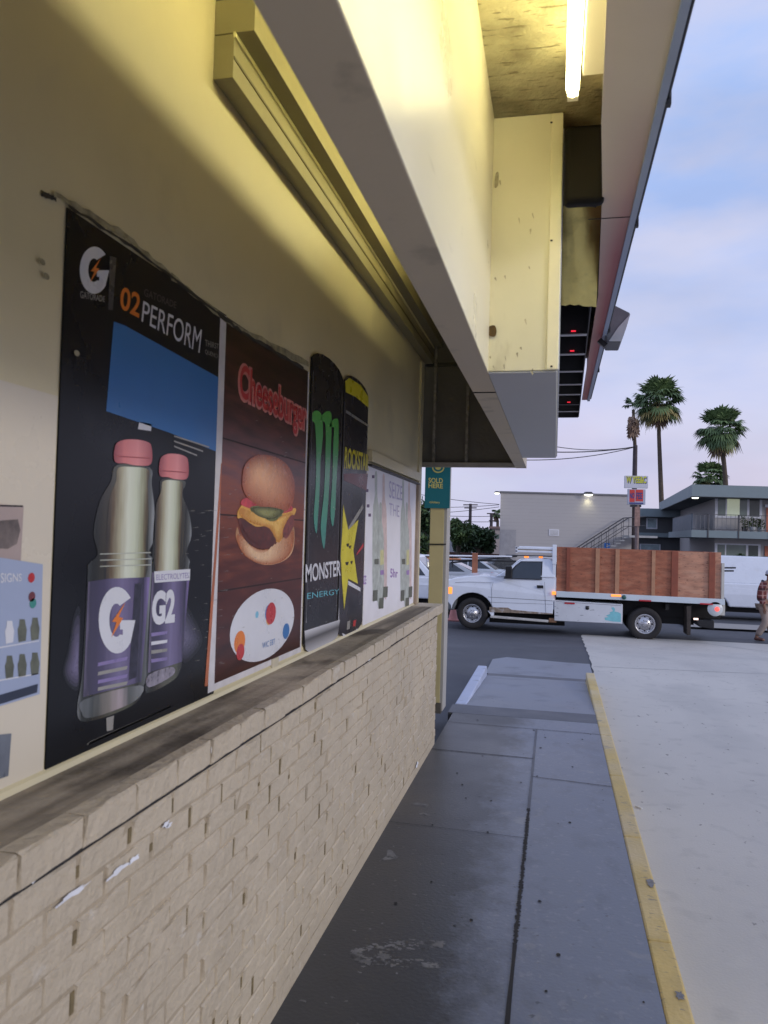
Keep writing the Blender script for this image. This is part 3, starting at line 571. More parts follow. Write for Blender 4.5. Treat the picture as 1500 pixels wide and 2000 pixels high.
# poster 2: cheeseburger
wood = grad('print_wood', [(0, (.035, .007, .005)), (.30, (.09, .018, .010)), (.5, (.22, .055, .025)), (.62, (.15, .045, .04)), (.8, (.06, .022, .02)), (1, (.018, .009, .008))], 'Z', 1.15, 2.55, .3, .55, 5, (1, .8, 6))
b = B(); WS.slab(b, 2.55, 1.165, 3.575, 2.53, .003, .007, mat('poster_edge', (.62, .60, .62), .4, .1, 20)); WS.rect(b, 2.60, 1.19, 3.555, 2.53, .0075, wood)
WS.pp(b, [(428, 905), (432, 905), (402, 1340), (396, 1340)], .0074, mat('print_rust', (.42, .13, .06), .4, .2, 8))
for v in (1.52, 1.80, 2.08): WS.rect(b, 2.60, v, 3.555, v+.006, .0079, mat('plank_line', (.02, .008, .005), .5))
redc = mat('print_red', (.50, .035, .04), .3, .12, 8)
WS.tpx(b, 'Cheeseburger', ((458, 800), (597, 863), (597, 782), (462, 702)), .0084, mat('text_edge', (.62, .22, .20), .35), .075)
WS.tpx(b, 'Cheeseburger', ((462, 795), (594, 858), (594, 786), (466, 708)), .0090, redc, .02)
bun = grad('print_bun', [(0, (.42, .16, .05)), (.45, (.62, .30, .13)), (.75, (.66, .26, .13)), (1, (.34, .09, .035))], 'Z', 1.66, 2.12, .3, .3, 7)
bun2 = grad('print_bun_low', [(0, (.36, .11, .05)), (.5, (.66, .38, .20)), (1, (.40, .20, .1))], 'Z', 1.52, 1.76, .3, .15, 6)
patty = mat('print_patty', (.10, .022, .015), .4, .5, 40); chs = mat('print_cheese', (.72, .38, .07), .3, .1, 8); tom = mat('print_tomato', (.50, .05, .06), .3, .3, 30); pick = mat('print_pickle', (.16, .17, .05), .3, .3, 20)
WS.sp(b, [(460, 1030), (470, 1060), (500, 1075), (540, 1070), (560, 1040), (571, 1030), (570, 1070), (556, 1092), (525, 1103), (495, 1098), (470, 1078), (457, 1050)], .0084, bun2)
WS.sp(b, [(462, 1020), (480, 1060), (510, 1078), (548, 1062), (568, 1022), (560, 1005), (470, 1000)], .0086, patty)
WS.sp(b, [(462, 995), (478, 984), (520, 1010), (571, 992), (570, 1008), (556, 1024), (541, 1063), (520, 1030), (495, 1028), (470, 1012), (460, 1012)], .0090, chs)
WS.sp(b, [(485, 990), (500, 1012), (532, 1022), (548, 1008), (530, 990)], .0094, pick); WS.sp(b, [(466, 985), (480, 972), (520, 990), (560, 985), (566, 998), (530, 1004), (500, 998)], .0092, tom)
bunp = [(469, 930), (474, 908), (490, 892), (512, 888), (540, 895), (560, 912), (571, 940), (570, 975), (558, 996), (535, 1002), (505, 990), (482, 975), (470, 955)]
blob(b, bunp, (500, 922), .0098, 12, (.34, .085, .035), (.80, .42, .22), 'bun_top')
blob(b, [(458, 1052), (464, 1042), (478, 1058), (505, 1072), (540, 1066), (560, 1046), (570, 1036), (568, 1070), (552, 1093), (525, 1102), (495, 1098), (470, 1080)], (500, 1086), .0086, 8, (.40, .13, .05), (.76, .50, .30), 'bun_base', .7)
WS.sp(b, [(468, 1024), (482, 1050), (505, 1064), (530, 1060), (536, 1048), (520, 1030), (495, 1030)], .0098, patty, 4)
blob(b, [(462, 1000), (470, 992), (500, 1012), (530, 1018), (545, 1008), (568, 1002), (556, 1022), (541, 1060), (522, 1032), (495, 1024), (470, 1012)], (535, 1020), .0099, 5, (.56, .24, .04), (.80, .48, .12), 'cheese_fold', .7)
blob(b, [(486, 992), (500, 1008), (528, 1014), (546, 1004), (548, 996), (520, 990)], (515, 1002), .0104, 4, (.08, .08, .02), (.28, .28, .10), 'pickle_slice', .8)
WS.sp(b, [(548, 1038), (560, 1012), (570, 1006), (568, 1030), (555, 1052)], .0102, mat('print_meat', (.20, .05, .04), .4, .6, 60), 4)
cx, cv = WS.px(510, 1221); r1_, _ = WS.px(445, 1232); r2_, _ = WS.px(571, 1210); _, vt = WS.px(512, 1151); _, vb = WS.px(505, 1291)
WS.ell(b, (r1_+r2_)/2, (vt+vb)/2, (r2_-r1_)/2, (vt-vb)/2, .0084, wht)
uu, vv = (r1_+r2_)/2, (vt+vb)/2
for du, dv, m, r in ((-.27, -.04, orange, .055), (.06, .04, redc, .06), (.035, .045, bluep, .045), (.04, .02, chs, .035), (.26, -.06, bluep, .045), (-.10, .05, mat('print_cyan', (.2, .5, .66), .3), .018), (-.26, -.08, redc, .04)):
    WS.ell(b, uu+du, vv+dv, r, r*.8, .0088+du*.001, m, 14)
WS.text(b, 'WIC EBT', [(uu-.03, vv-.10), (uu+.12, vv-.10), (uu+.12, vv-.075), (uu-.03, vv-.075)], .0092, bluep)
for k in range(26):
    px = random.uniform(440, 590); py = random.uniform(820, 1280); WS.pp(b, [(px, py), (px+random.uniform(2, 8), py-1), (px+3, py+.6)], .0102, greyp)
p2 = tag(b.build('burger_poster', loc=PZ), 'wood grain cheeseburger poster with a round white badge below the burger', 'poster')
b = B(); u, v = WS.px(533, 1303); WS.slab(b, u-.04, 1.145, u+.04, 1.19, .001, .012, mat('tape', (.6, .55, .42), .4)); b.build('tape', p2)
# poster 3: claw can
def can(b, u0, u1, v0, v1, m, ms):
    w = u1-u0; pts = []
    for i in range(9): a = math.pi*i/8; pts.append((u0+w/2-w/2*math.cos(a), v0+.05-.05*math.sin(a)))
    top = [(u0+w/2+w/2*math.cos(math.pi*i/8)*(1 if i in (0, 8) else .96), v1-.06+.06*math.sin(math.pi*i/8)) for i in range(9)]
    q = pts+top
    b.hull8([WS.pt(u, v, .006) for u, v in q], [WS.pt(u, v, .012) for u, v in q], m)
dblk = mat('can_black', (.016, .016, .020), .25, .4, 3, spec=.4); met = grad('can_metal', [(0, (.5, .5, .54)), (.35, (.10, .10, .11)), (.6, (.62, .62, .66)), (1, (.08, .08, .09))], 'Z', 1.15, 1.33, .3)
b = B(); can(b, 3.60, 4.17, 1.15, 2.67, dblk, None)
WS.pp(b, [(590, 1232), (660, 1210), (655, 1243), (640, 1256), (602, 1278), (592, 1268)], .0128, met)
WS.rect(b, 3.62, 1.3, 3.63, 2.55, .0125, met); WS.rect(b, 4.15, 1.3, 4.165, 2.55, .0125, _m['print_darkgrey'])
grn = grad('claw_green', [(0, (.06, .26, .22)), (.5, (.12, .40, .22)), (1, (.12, .50, .08))], 'Z', 1.75, 2.4)
def claw(pts): WS.sp(b, [(x+random.uniform(-.8, .8), y) for x, y in pts], .0132, grn, 4)
claw([(606, 806), (616, 802), (624, 812), (626, 850), (622, 900), (620, 960), (617, 1010), (613, 1042), (608, 1012), (612, 950), (613, 880), (611, 830), (605, 822)])
claw([(623, 814), (632, 804), (641, 806), (643, 830), (641, 900), (637, 970), (634, 1020), (628, 1072), (622, 1030), (628, 960), (631, 880), (631, 830), (625, 822)])
claw([(641, 826), (650, 818), (657, 824), (656, 880), (653, 940), (650, 990), (645, 1028), (641, 1002), (645, 930), (647, 860), (647, 836), (641, 834)])
WS.tpx(b, 'MONSTER', ((592, 1138), (661, 1124), (661, 1094), (592, 1102)), .0132, wht, .02)
WS.tpx(b, 'ENERGY', ((595, 1170), (658, 1160), (658, 1150), (595, 1158)), .0132, mat('print_teal', (.12, .42, .50), .3), .0)
for k in range(60):
    px = random.uniform(590, 660); py = random.uniform(700, 1240); WS.pp(b, [(px, py), (px+random.uniform(1, 4), py-random.uniform(-1, 1)), (px+1, py+1)], .0136, greyp)
tag(b.build('claw_can_poster', loc=PZ), 'black can shaped poster with three green claw marks', 'poster')
# poster 4: star can
b = B(); can(b, 4.20, 4.77, 1.14, 2.68, mat('can_dark', (.03, .028, .036), .25, .4, 3, spec=.4), None)
yl = mat('print_yellow', (.66, .58, .03), .3, .1, 8)
WS.pp(b, [(670, 745), (678, 738), (700, 752), (716, 775), (716, 796), (690, 775), (671, 766)], .0128, yl)
WS.pp(b, [(671, 800), (716, 830), (716, 834), (671, 806)], .0128, greyp)
WS.tpx(b, 'ROCKSTAR', ((668, 915), (716, 920), (716, 888), (670, 872)), .0128, yl, .03)
WS.pp(b, [(667, 925), (715, 925), (712, 958), (668, 938)], .0128, mat('print_maroon', (.16, .04, .05), .3))
WS.pp(b, [(666, 985), (676, 1035), (696, 1015), (686, 1075), (695, 1140), (676, 1130), (668, 1190), (664, 1140), (661, 1085), (664, 1040)], .0132, yl)
WS.pp(b, [(676, 1030), (704, 985), (706, 992), (678, 1038)], .0130, greyp); WS.pp(b, [(676, 1134), (700, 1148), (700, 1155), (676, 1142)], .0130, wht)
WS.pp(b, [(693, 1080), (706, 1060), (706, 1068), (692, 1085)], .0130, redc)
for q in ((672, 1062, 6), (677, 1066, 5), (670, 1098, 7), (680, 1096, 5)): WS.pp(b, [(q[0], q[1]), (q[0]+q[2], q[1]-1), (q[0]+q[2]-2, q[1]+6), (q[0]+1, q[1]+5)], .0136, ink)
WS.pp(b, [(664, 1236), (672, 1240), (682, 1244), (694, 1226), (692, 1240), (680, 1253), (668, 1250)], .0132, wht)
WS.pp(b, [(674, 1214), (680, 1211), (679, 1228), (673, 1230)], .0132, greyp); WS.pp(b, [(686, 1212), (692, 1210), (690, 1222), (685, 1224)], .0132, redc)
for v in (1.25,): WS.rect(b, 4.205, v, 4.22, 2.5, .0126, met)
tag(b.build('star_can_poster', loc=PZ), 'dark can shaped poster with a yellow star', 'poster')
# poster 5: white
b = B(); WS.slab(b, 4.80, 1.155, 6.60, 2.19, .003, .008, mat('poster_paper', (.80, .79, .85), .45, .05, 3, spots=[((.55, .54, .5), 5, .62, .75, .4)]))
gtint = mat('print_greenish', (.38, .42, .36), .4, .2, 14); otint = mat('print_peach', (.62, .42, .36), .4, .2, 14); ptint = mat('print_violet', (.34, .22, .48), .4, .2, 14); dk = mat('print_olive', (.12, .13, .10), .4, .4, 20)
def mini(x, y0, y1, w_, m, d):
    h = y1-y0; WS.sp(b, [(x-w_*.18, y0), (x+w_*.18, y0), (x+w_*.2, y0+h*.18), (x+w_*.5, y0+h*.34), (x+w_*.5, y0+h*.97), (x, y1), (x-w_*.5, y0+h*.97), (x-w_*.5, y0+h*.34), (x-w_*.2, y0+h*.18)], d, m, 3)
t1 = mat('print_pale_green', (.46, .50, .47), .4, .25, 20); t2 = mat('print_pale_peach', (.66, .52, .50), .4, .2, 20); t3 = mat('print_pale_yellow', (.62, .60, .30), .4, .2, 20)
for (cx_, s_) in ((738, 1.0), (790, .78)):
    mini(cx_-6*s_, 925+18*(1-s_)*4, 1170, 13*s_, t1, .0084); mini(cx_+9*s_, 930+18*(1-s_)*4, 1165, 12*s_, t2, .0088); mini(cx_+3*s_, 985, 1180, 12*s_, t1, .0092)
    WS.pp(b, [(cx_+2*s_, 1075), (cx_+9*s_, 1073), (cx_+9*s_, 1102), (cx_+2*s_, 1104)], .0098, t3)
    WS.pp(b, [(cx_-9*s_, 1092), (cx_-1*s_, 1091), (cx_-1*s_, 1102), (cx_-9*s_, 1102)], .0102, dk)
    for (dx, y_) in ((-12, 1153), (0, 1168), (8, 1146)): WS.pp(b, [(cx_+dx*s_, y_), (cx_+(dx+9)*s_, y_-1), (cx_+(dx+8)*s_, y_+20), (cx_+(dx-1)*s_, y_+21)], .0104, dk)
    WS.pp(b, [(cx_+2*s_, 1114), (cx_+9*s_, 1113), (cx_+9*s_, 1122), (cx_+2*s_, 1123)], .0106, ptint)
WS.tpx(b, 'SEIZE', ((758, 972), (784, 978), (784, 950), (758, 938)), .0084, mat('print_lilac', (.42, .38, .58), .4), 0); WS.tpx(b, 'THE', ((758, 1006), (778, 1010), (778, 988), (758, 982)), .0084, _m['print_lilac'], 0)
WS.tpx(b, '5hr', ((760, 1128), (775, 1128), (775, 1112), (760, 1110)), .0084, ptint, .03); WS.tpx(b, 'SEIZE', ((704, 1142), (713, 1141), (713, 1124), (704, 1124)), .0084, ptint, .03)
for (x, y) in ((724, 928), (712, 955), (714, 985), (717, 1003)): WS.pp(b, [(x, y), (x+5, y), (x+5, y+6), (x, y+6)], .0086, mat('print_plum', (.10, .05, .14), .4))
tag(b.build('white_poster', loc=PZ), 'faded white poster with pale violet print at the far end of the window wall', 'poster')
# notices at the left
b = B(); WS.pp(b, [(-60, 1080), (78, 1102), (72, 1355), (-60, 1395)], .008, mat('notice_blue', (.34, .40, .56), .35, .06, 3))
for k in range(3):
    for r_ in range(2):
        x = 3+k*25; y = 1212+r_*68-k*3; WS.pp(b, [(x+4, y), (x+14, y), (x+16, y+12), (x+18, y+20), (x+16, y+42), (x+2, y+45), (x, y+20), (x+3, y+12)], .0088, dk if (k or r_) else wht)
WS.pp(b, [(-60, 1372), (68, 1335), (66, 1352), (-60, 1392)], .0088, mat('notice_dark', (.03, .04, .07), .4)); WS.tpx(b, 'AL SIGNS', ((-30, 1140), (36, 1135), (36, 1120), (-30, 1118)), .0088, wht, .01)
for q in ((55, 1128, redc), (56, 1165, _m['print_maroon']), (58, 1178, mat('print_green', (.05, .25, .22), .4))): cu, cv = WS.px(q[0], q[1]); WS.ell(b, cu, cv, .012, .012, .009, q[2], 10)
for yy in (1258, 1322): WS.pp(b, [(-60, yy+14), (70, yy-8), (70, yy-6), (-60, yy+17)], .0088, wht)
tag(b.build('notice'), 'pale blue notice with rows of small dark bottles left of the black drink poster', 'notice')
b = B(); WS.pp(b, [(-60, 980), (42, 988), (36, 1100), (-60, 1092)], .006, mat('photo_pink', (.40, .32, .30), .4, .1, 6))
WS.pp(b, [(-20, 1018), (30, 1014), (35, 1035), (28, 1062), (10, 1072), (-20, 1070)], .0066, mat('photo_tone', (.16, .13, .12), .4, .6, 14)); WS.pp(b, [(-60, 985), (40, 987), (40, 990), (-60, 988)], .0066, ink)
tag(b.build('photo_print'), 'faded pinkish photograph taped above the pale blue notice', 'notice')
b = B(); WS.pp(b, [(-60, 1440), (18, 1432), (12, 1515), (-60, 1540)], .006, mat('decal_grey', (.16, .18, .22), .3, .3, 6)); tag(b.build('decal'), 'small dark grey decal low on the wall below the blue notice', 'sticker')
# torn tape residue and wall grime around posters
tp = mat('old_tape', (.30, .27, .17), .5, .5, 25); gr = mat('glue_grime', (.035, .03, .022), .7, .5, 25)
def rag(pts, w0, w1, m, d):
    b = B()
    for i in range(len(pts)-1):
        (x0, y0), (x1, y1) = pts[i], pts[i+1]; n = 10
        vs = []
        for k in range(n+1):
            x = x0+(x1-x0)*k/n; y = y0+(y1-y0)*k/n; a = random.uniform(w0, w1); c = random.uniform(w0, w1); vs += [WS.pt(*WS.px(x, y-a), d), WS.pt(*WS.px(x, y+c), d)]
        b.add(vs, [(2*k, 2*k+1, 2*k+3, 2*k+2) for k in range(n)], m)
    b.build('tape_residue', shop)
rag([(100, 378), (240, 460), (330, 540), (447, 632), (600, 712)], 2, 9, tp, .0078); rag([(128, 402), (250, 480), (420, 610), (470, 650), (590, 720)], 1, 6, gr, .0082)
rag([(78, 378), (108, 388)], 3, 8, gr, .003)
rag([(716, 893), (808, 935)], 2, 7, tp, .0092)
for px, py in ((143, 690), (75, 512), (83, 540)): b = B(); cu, cv = WS.px(px, py); WS.ell(b, cu, cv, .012, .008, .0105, tp, 8); b.build('tape_residue', shop)

# ------------------------------------------------------------------ flatbed truck
white = mat('white_car_paint', (.78, .82, .90), .28, .03, 2, coat=.5, spots=[((.55, .56, .58), 3, .6, .8, .4)])
glass = mat('car_glass', (.03, .036, .045), .08, .2, 1.5, coat=.6); tyre = mat('tyre_rubber', (.022, .020, .020), .8, .2, 20, .2, 60)
chrome = mat('wheel_metal', (.55, .55, .57), .25, .15, 20, metal=.85); under = mat('chassis_dark', (.014, .013, .013), .8, .4, 8)
ply = mat('stained_plywood', (.36, .125, .065), .65, .35, 3.2, .3, 30, stretch=(1, 1, 4), spots=[((.46, .21, .12), 4, .48, .66, .6, (.6, 1, 2)), ((.24, .075, .04), 5, .54, .70, .5, (.7, 1, 2)), ((.10, .03, .02), 16, .62, .68, .8, (.7, 1, 2.5))])
ply2 = mat('paler_plywood', (.50, .25, .155), .65, .3, 3.2, .3, 30, stretch=(1, 1, 4), spots=[((.58, .33, .22), 5, .48, .66, .6, (.6, 1, 2)), ((.34, .13, .08), 6, .54, .70, .5, (.6, 1, 2)), ((.12, .04, .025), 16, .63, .68, .8, (.7, 1, 2.5))])
lum = mat('pale_stake', (.45, .23, .13), .6, .15, 6); lumr = mat('dark_stake', (.27, .075, .04), .6, .15, 6)
amber = mat('amber_light', (.8, .2, .03), .3, emit=(1, .28, .05), es=1.6); redl = mat('red_reflector', (.5, .02, .03), .3, .1, 20); redon = mat('tail_light', (.6, .03, .03), .3, emit=(1, .12, .10), es=1.4)
rust = mat('rusty_sill', (.26, .20, .15), .7, .4, 12, spots=[((.6, .6, .62), 5, .5, .65, .8)])
YT = 19.25
def t5(x, y): p = at(800+x/4.1667, 900+y/4.1667, 1, YT); return (p.x, p.z)
def t6(x, y): p = at(1060+x/3.409, 700+y/3.409, 1, YT); return (p.x, p.z)
tr = thing('flatbed_truck', 'white flatbed pickup truck with tall red brown plywood sides', 'truck', (0, YT+1, -.6))
FW = (-1.98, -.57+.385); RW = (2.13, -.62+.385)
arch = []
for i in range(15):
    a = math.radians(-8+196*i/14); arch.append((FW[0]+.525*math.cos(a), FW[1]+.02+.50*math.sin(a)))
belt = [t5(1190, 955), t5(690, 945)]
low = [t5(1190, 955), t5(690, 945), t5(650, 936), t5(560, 934), t5(440, 941), t5(360, 955), t5(310, 975), t5(270, 1000), t5(262, 1080)]
low += [(arch[-1][0]-.02, arch[-1][1]+.22)]+[p for p in reversed(arch[:14])]
low += [t5(650, 1228), t5(1165, 1250), t5(1175, 1100)]
b = B(); b.prism(low, YT, YT+1.95, white, t5(500, 1000)[1], .25); body = b.build('body', tr, bevel=.06, seg=4)
b = B(); b.prism([t5(1190, 956), t5(1187, 870), t5(1178, 828), t5(1150, 802), t5(1040, 793), t5(940, 796), t5(905, 808), t5(860, 842), t5(690, 946)], YT+.02, YT+1.93, white, t5(900, 955)[1], .26); cabt = b.build('cab_top', tr, bevel=.035, seg=3)
zb = t5(900, 955)[1]
def sidepl(poly, d, m, name, parent, k=.26, z0=None, off=.02):
    z0 = zb if z0 is None else z0; b = B(); v = [(x, YT+off-d+k*max(0, z-z0), z) for x, z in poly]; b.hull8(v, [(x, y-.004, z) for x, y, z in v], m); return b.build(name, parent)
sidepl([t5(765, 958), t5(862, 850), t5(905, 818), t5(1082, 820), t5(1076, 970)], .001, blackm, 'window_seal', tr)
sidepl([t5(790, 955), t5(872, 855), t5(910, 826), t5(1073, 828), t5(1066, 962)], .006, glass, 'side_window', tr)
b = B(); a0 = t5(698, 938); a1 = t5(895, 815); b.hull8([(a0[0]-.012, YT+.14, a0[1]), (a0[0]-.012, YT+1.80, a0[1]), (a1[0]-.012, YT+1.62, a1[1]), (a1[0]-.012, YT+.30, a1[1])], [(a0[0]-.006, YT+.14, a0[1]), (a0[0]-.006, YT+1.80, a0[1]), (a1[0]-.006, YT+1.62, a1[1]), (a1[0]-.006, YT+.30, a1[1])], glass); b.build('windscreen', tr)
b = B()   # seam lines of door and bonnet
def seam(pts, w_=.007):
    for p, q in zip(pts, pts[1:]): b.bar((p[0], YT-.002, p[1]), (q[0], YT-.002, q[1]), .006, w_, mat('seam', (.16, .17, .19), .6))
seam([t5(680, 985), t5(668, 1040), t5(668, 1180), t5(672, 1228)]); seam([t5(1098, 985), t5(1108, 1240)]); seam([t5(370, 990), t5(470, 985), t5(668, 992)]); seam([t5(640, 1108), t5(1165, 1140)], .01); seam([t5(640, 1150), t5(1165, 1168)], .005)
b.build('door_seam', tr)
sidepl([t5(1036, 1012), t5(1088, 1014), t5(1088, 1038), t5(1036, 1036)], .008, blackm, 'door_handle', tr, 0, off=0)
sidepl([t5(650, 1190), t5(800, 1195), t5(830, 1212), t5(1100, 1236), t5(1165, 1242), t5(1165, 1250), t5(650, 1230)], .004, rust, 'rusty_sill', tr, 0, off=0)
b = B(); x, z = t5(815, 905); b.box((x-.10, YT-.14, z-.16), (x+.06, YT-.03, z+.15), blackm); x, z = t5(790, 948); b.box((x-.06, YT-.05, z-.02), (x+.08, YT+.03, z+.03), blackm); b.build('mirror', tr, bevel=.02)
b = B(); x, z = t5(330, 1055); b.box((x-.10, YT-.012, z-.085), (x+.05, YT+.05, z+.085), amber); b.build('turn_light', tr, bevel=.015)
b = B(); p0 = t5(270, 1088); p1 = t5(378, 1140); b.prism([(p0[0]-.05, p0[1]), (p1[0]+.02, p0[1]), (p1[0], p1[1]-.1), (p1[0]-.06, p1[1]-.24), (p0[0]-.05, p1[1]-.2)], YT+.01, YT+1.94, mat('bumper_grey', (.12, .13, .14), .45, .2, 5)); b.build('front_bumper', tr, bevel=.03)
x, z = t5(945, 785)
b = B(); b.box((x-.05, YT+.28, z-.02), (x+.06, YT+.40, z+.025), amber); b.build('roof_light', tr, bevel=.01)
b = B(); b.box((x+.30, YT+.8, z-.02), (x+.40, YT+.95, z+.02), amber)
b.build('roof_light', tr, bevel=.01)
b = B(); b.bar((x-.5, YT+.5, z+.03), (x+.85, YT+.5, z+.04), .6, .02, darkm); b.build('visor_plate', tr)
# headache rack box above the cab
b = B(); a = t5(862, 700); c = t5(1196, 760)
b.box((a[0], YT+.05, a[1]-.05), (c[0], YT+.10, a[1]), white); b.box((a[0], YT+.05, c[1]+.02), (c[0], YT+.10, c[1]+.07), white)
b.box((a[0], YT+.05, c[1]), (a[0]+.05, YT+.10, a[1]), white); b.box((c[0]-.10, YT+.03, c[1]-.25), (c[0], YT+.12, a[1]+.08), white)
b.box((c[0]-.09, YT+.05, -.0), (c[0]-.01, YT+.13, a[1]), white); b.build('over_cab_rack', tr, bevel=.008); b = B(); b.box((c[0]-.09, YT+1.9, -.0), (c[0]-.01, YT+1.98, a[1]), white)
b.box((a[0], YT+1.9, c[1]+.02), (c[0], YT+1.95, a[1]), white)
b.build('over_cab_rack', tr, bevel=.008)
b = B(); b.box((a[0]+.05, YT+.07, c[1]+.07), (c[0]-.1, YT+.09, a[1]-.05), mat('rack_board', (.42, .36, .30), .7, .2, 4)); b.build('rack_board', tr)
# bed
xl = t6(90, 1548)[0]; xr = t6(1190, 1600)[0]; zt0 = t6(92, 1255)[1]; zt1 = t6(1190, 1292)[1]; zb0 = t6(92, 1550)[1]; zb1 = t6(1190, 1605)[1]
XS = [(92, 178, ply), (178, 365, ply), (365, 500, ply), (500, 738, ply), (738, 890, ply), (890, 1130, ply2), (1130, 1190, ply2)]
def zt(x): return zt0+(zt1-zt0)*(x-xl)/(xr-xl)
def zlo(x): return zb0+(zb1-zb0)*(x-xl)/(xr-xl)
for (s0, s1, m) in XS:
    x0 = t6(s0, 1400)[0]; x1 = t6(s1, 1400)[0]; b = B(); j = random.uniform(0, .012)
    b.prism([(x0+.003, zlo(x0)), (x1-.003, zlo(x1)), (x1-.003, zt(x1)-j), (x0+.003, zt(x0)-j)], YT+.04+j, YT+.058+j, m); b.build('side_board', tr)
for (s, m, wd) in ((170, lumr, 12), (365, lum, 14), (497, lum, 14), (738, lum, 12), (880, lumr, 22), (1128, lumr, 20)):
    x0 = t6(s-wd, 1400)[0]; x1 = t6(s+wd, 1400)[0]; b = B(); b.prism([(x0, zlo(x0)-.03), (x1, zlo(x0)-.03), (x1, zt(x1)-.01), (x0, zt(x0)-.01)], YT+.0, YT+.04, m); b.build('stake', tr, bevel=.004)
b = B(); b.prism([(xl, zlo(xl)), (xr, zlo(xr)), (xr, zt(xr)-.02), (xl, zt(xl)-.02)], YT+2.15, YT+2.17, ply); b.build('far_side_board', tr)
b = B(); b.box((xl+.02, YT+.06, zb0), (xl+.04, YT+2.15, zt0-.01), ply); b.build('front_board', tr)
b = B(); b.box((xr-.04, YT+.06, zb1+.05), (xr-.02, YT+2.15, zt1-.01), ply); b.build('tail_board', tr)
b = B(); q0 = t6(90, 1549); q1 = t6(1212, 1603); q2 = t6(1212, 1642); q3 = t6(90, 1588)
b.prism([q0, q1, q2, q3], YT-.03, YT+2.2, mat('bed_paint', (.60, .67, .72), .35, .05, 3, coat=.2)); b.build('bed_frame', tr, bevel=.008)
b = B(); x = t6(1196, 1500)[0]; b.box((x-.02, YT-.01, zb1-.03), (x+.04, YT+.07, zt1-.25), mat('post_white', (.55, .53, .48), .5, .1)); q = t6(1198, 1642); b.box((q[0]-.10, YT-.01, q[1]-.24), (q[0]+.05, YT+.04, q[1]), _m['post_white']); b.build('rear_post', tr)
b = B(); q0 = t6(76, 1610); q1 = t6(533, 1638); q2 = t6(530, 1768); q3 = t6(78, 1745)
tb = mat('toolbox_paint', (.64, .66, .70), .5, .05, 4, spots=[((.22, .24, .26), 14, .66, .70, .7, (.5, 1, 1.6))])
b.prism([q0, q1, q2, q3], YT-.01, YT+.55, tb); bx = b.build('tool_box', tr, bevel=.006)
b = B(); pts = [t6(*p) for p in ((455, 1660), (470, 1655), (482, 1668), (478, 1685), (505, 1690), (520, 1700), (520, 1755), (470, 1752), (415, 1742), (412, 1725), (440, 1722), (420, 1712), (450, 1700), (445, 1690), (468, 1682), (462, 1670))]
b.add([(x, YT-.013, z) for x, z in pts], [list(range(len(pts)))], mat('aqua_primer', (.22, .56, .62), .5, .1, 10)); x, z = t6(297, 1662); b.lathe((x, YT-.012, z), (0, -1, 0), [(.0, .012), (.04, .012), (.045, 0)], blackm, 12); b.box((x-.04, YT-.02, z-.03), (x+.04, YT-.012, z+.05), darkm)
for x0, y0, x1, y1 in ((90, 1612, 520, 1640), (90, 1742, 520, 1760)):
    a = t6(x0, y0); c = t6(x1, y1); b.bar((a[0], YT-.012, a[1]-.02), (c[0], YT-.012, c[1]-.02), .006, .006, _m['seam'])
b.build('tool_box_latch', bx)
for x0, x1, y in ((145, 213, 1630), (640, 720, 1612), (1045, 1130, 1634)):
    b = B(); a = t6(x0, y-6); c = t6(x1, y+6); yy = YT-.045 if x0 > 300 else YT-.016
    b.box((a[0], yy-.01, c[1]), (c[0], yy+.012, a[1]), redl); b.build('reflector', tr)
b = B(); a = t6(455, 1570); c = t6(520, 1586); b.box((a[0], YT-.045, c[1]), (c[0], YT-.02, a[1]), amber); b.build('side_marker', tr); b = B(); x, z = t6(76, 1562); b.box((x-.05, YT-.045, z-.04), (x+.04, YT-.02, z+.04), amber); b.build('side_marker', tr)
b = B(); x, z = t6(540, 1590); b.lathe((x, YT-.03, z), (0, -1, 0), [(0, .02), (.05, .02), (.055, 0)], mat('green_cap', (.02, .10, .09), .4), 14); b.build('filler_cap', tr)
b = B(); x, z = t6(1147, 1668); b.lathe((x, YT-.02, z), (0, -1, 0), [(0, .01), (.165, .01), (.17, 0)], mat('lamp_plate', (.62, .66, .68), .4, .1), 22); pt_ = b.build('lamp_plate', tr)
b = B(); b.lathe((x+.04, YT-.035, z), (0, -1, 0), [(0, .015), (.05, .012), (.055, 0)], redon, 14); b.build('tail_light', pt_)
b = B(); x, z = t6(1020, 1735); b.box((x-.05, YT-.02, z-.02), (x+.05, YT+.02, z+.02), mat('clearance_light', (.9, .6, .5), .3, emit=(1, .75, .65), es=1.5)); b.build('clearance_light', tr)
b = B(); a = t6(960, 1650); c = t6(985, 1845); b.prism([(a[0], a[1]), (a[0]+.10, a[1]), (c[0], c[1]), (c[0]-.07, c[1])], YT+.02, YT+.6, mat('mud_flap', (.05, .04, .035), .8, .3, 8)); b.build('mud_flap', tr)
b = B(); a = t6(1020, 1742); c = t6(1148, 1808); b.prism([(a[0], a[1]), (c[0], a[1]), (c[0], c[1]), (a[0]+.1, c[1]+.04)], YT+.1, YT+2.0, blackm); b.build('rear_bumper', tr, bevel=.02)
b = B(); a = t6(95, 1600); b.box((a[0], YT+.45, a[1]-.35), (xr-.1, YT+.62, a[1]-.02), under); b.box((a[0], YT+1.5, a[1]-.35), (xr-.1, YT+1.7, a[1]-.02), under)
for x in (-.0, .9, 1.5, 2.6, 3.1): b.box((x, YT+.1, a[1]-.16), (x+.08, YT+2.1, a[1]-.02), under)
b.box((FW[0]+.4, YT+.4, -.42), (a[0]+.2, YT+1.6, -.12), under); b.tube([(RW[0], YT+.2, RW[1]), (RW[0], YT+2, RW[1])], .09, under); b.tube([(FW[0], YT+.2, FW[1]), (FW[0], YT+1.8, FW[1])], .06, under)
b.box((2.5, YT+.5, -.25), (3.3, YT+1.5, .1), under)
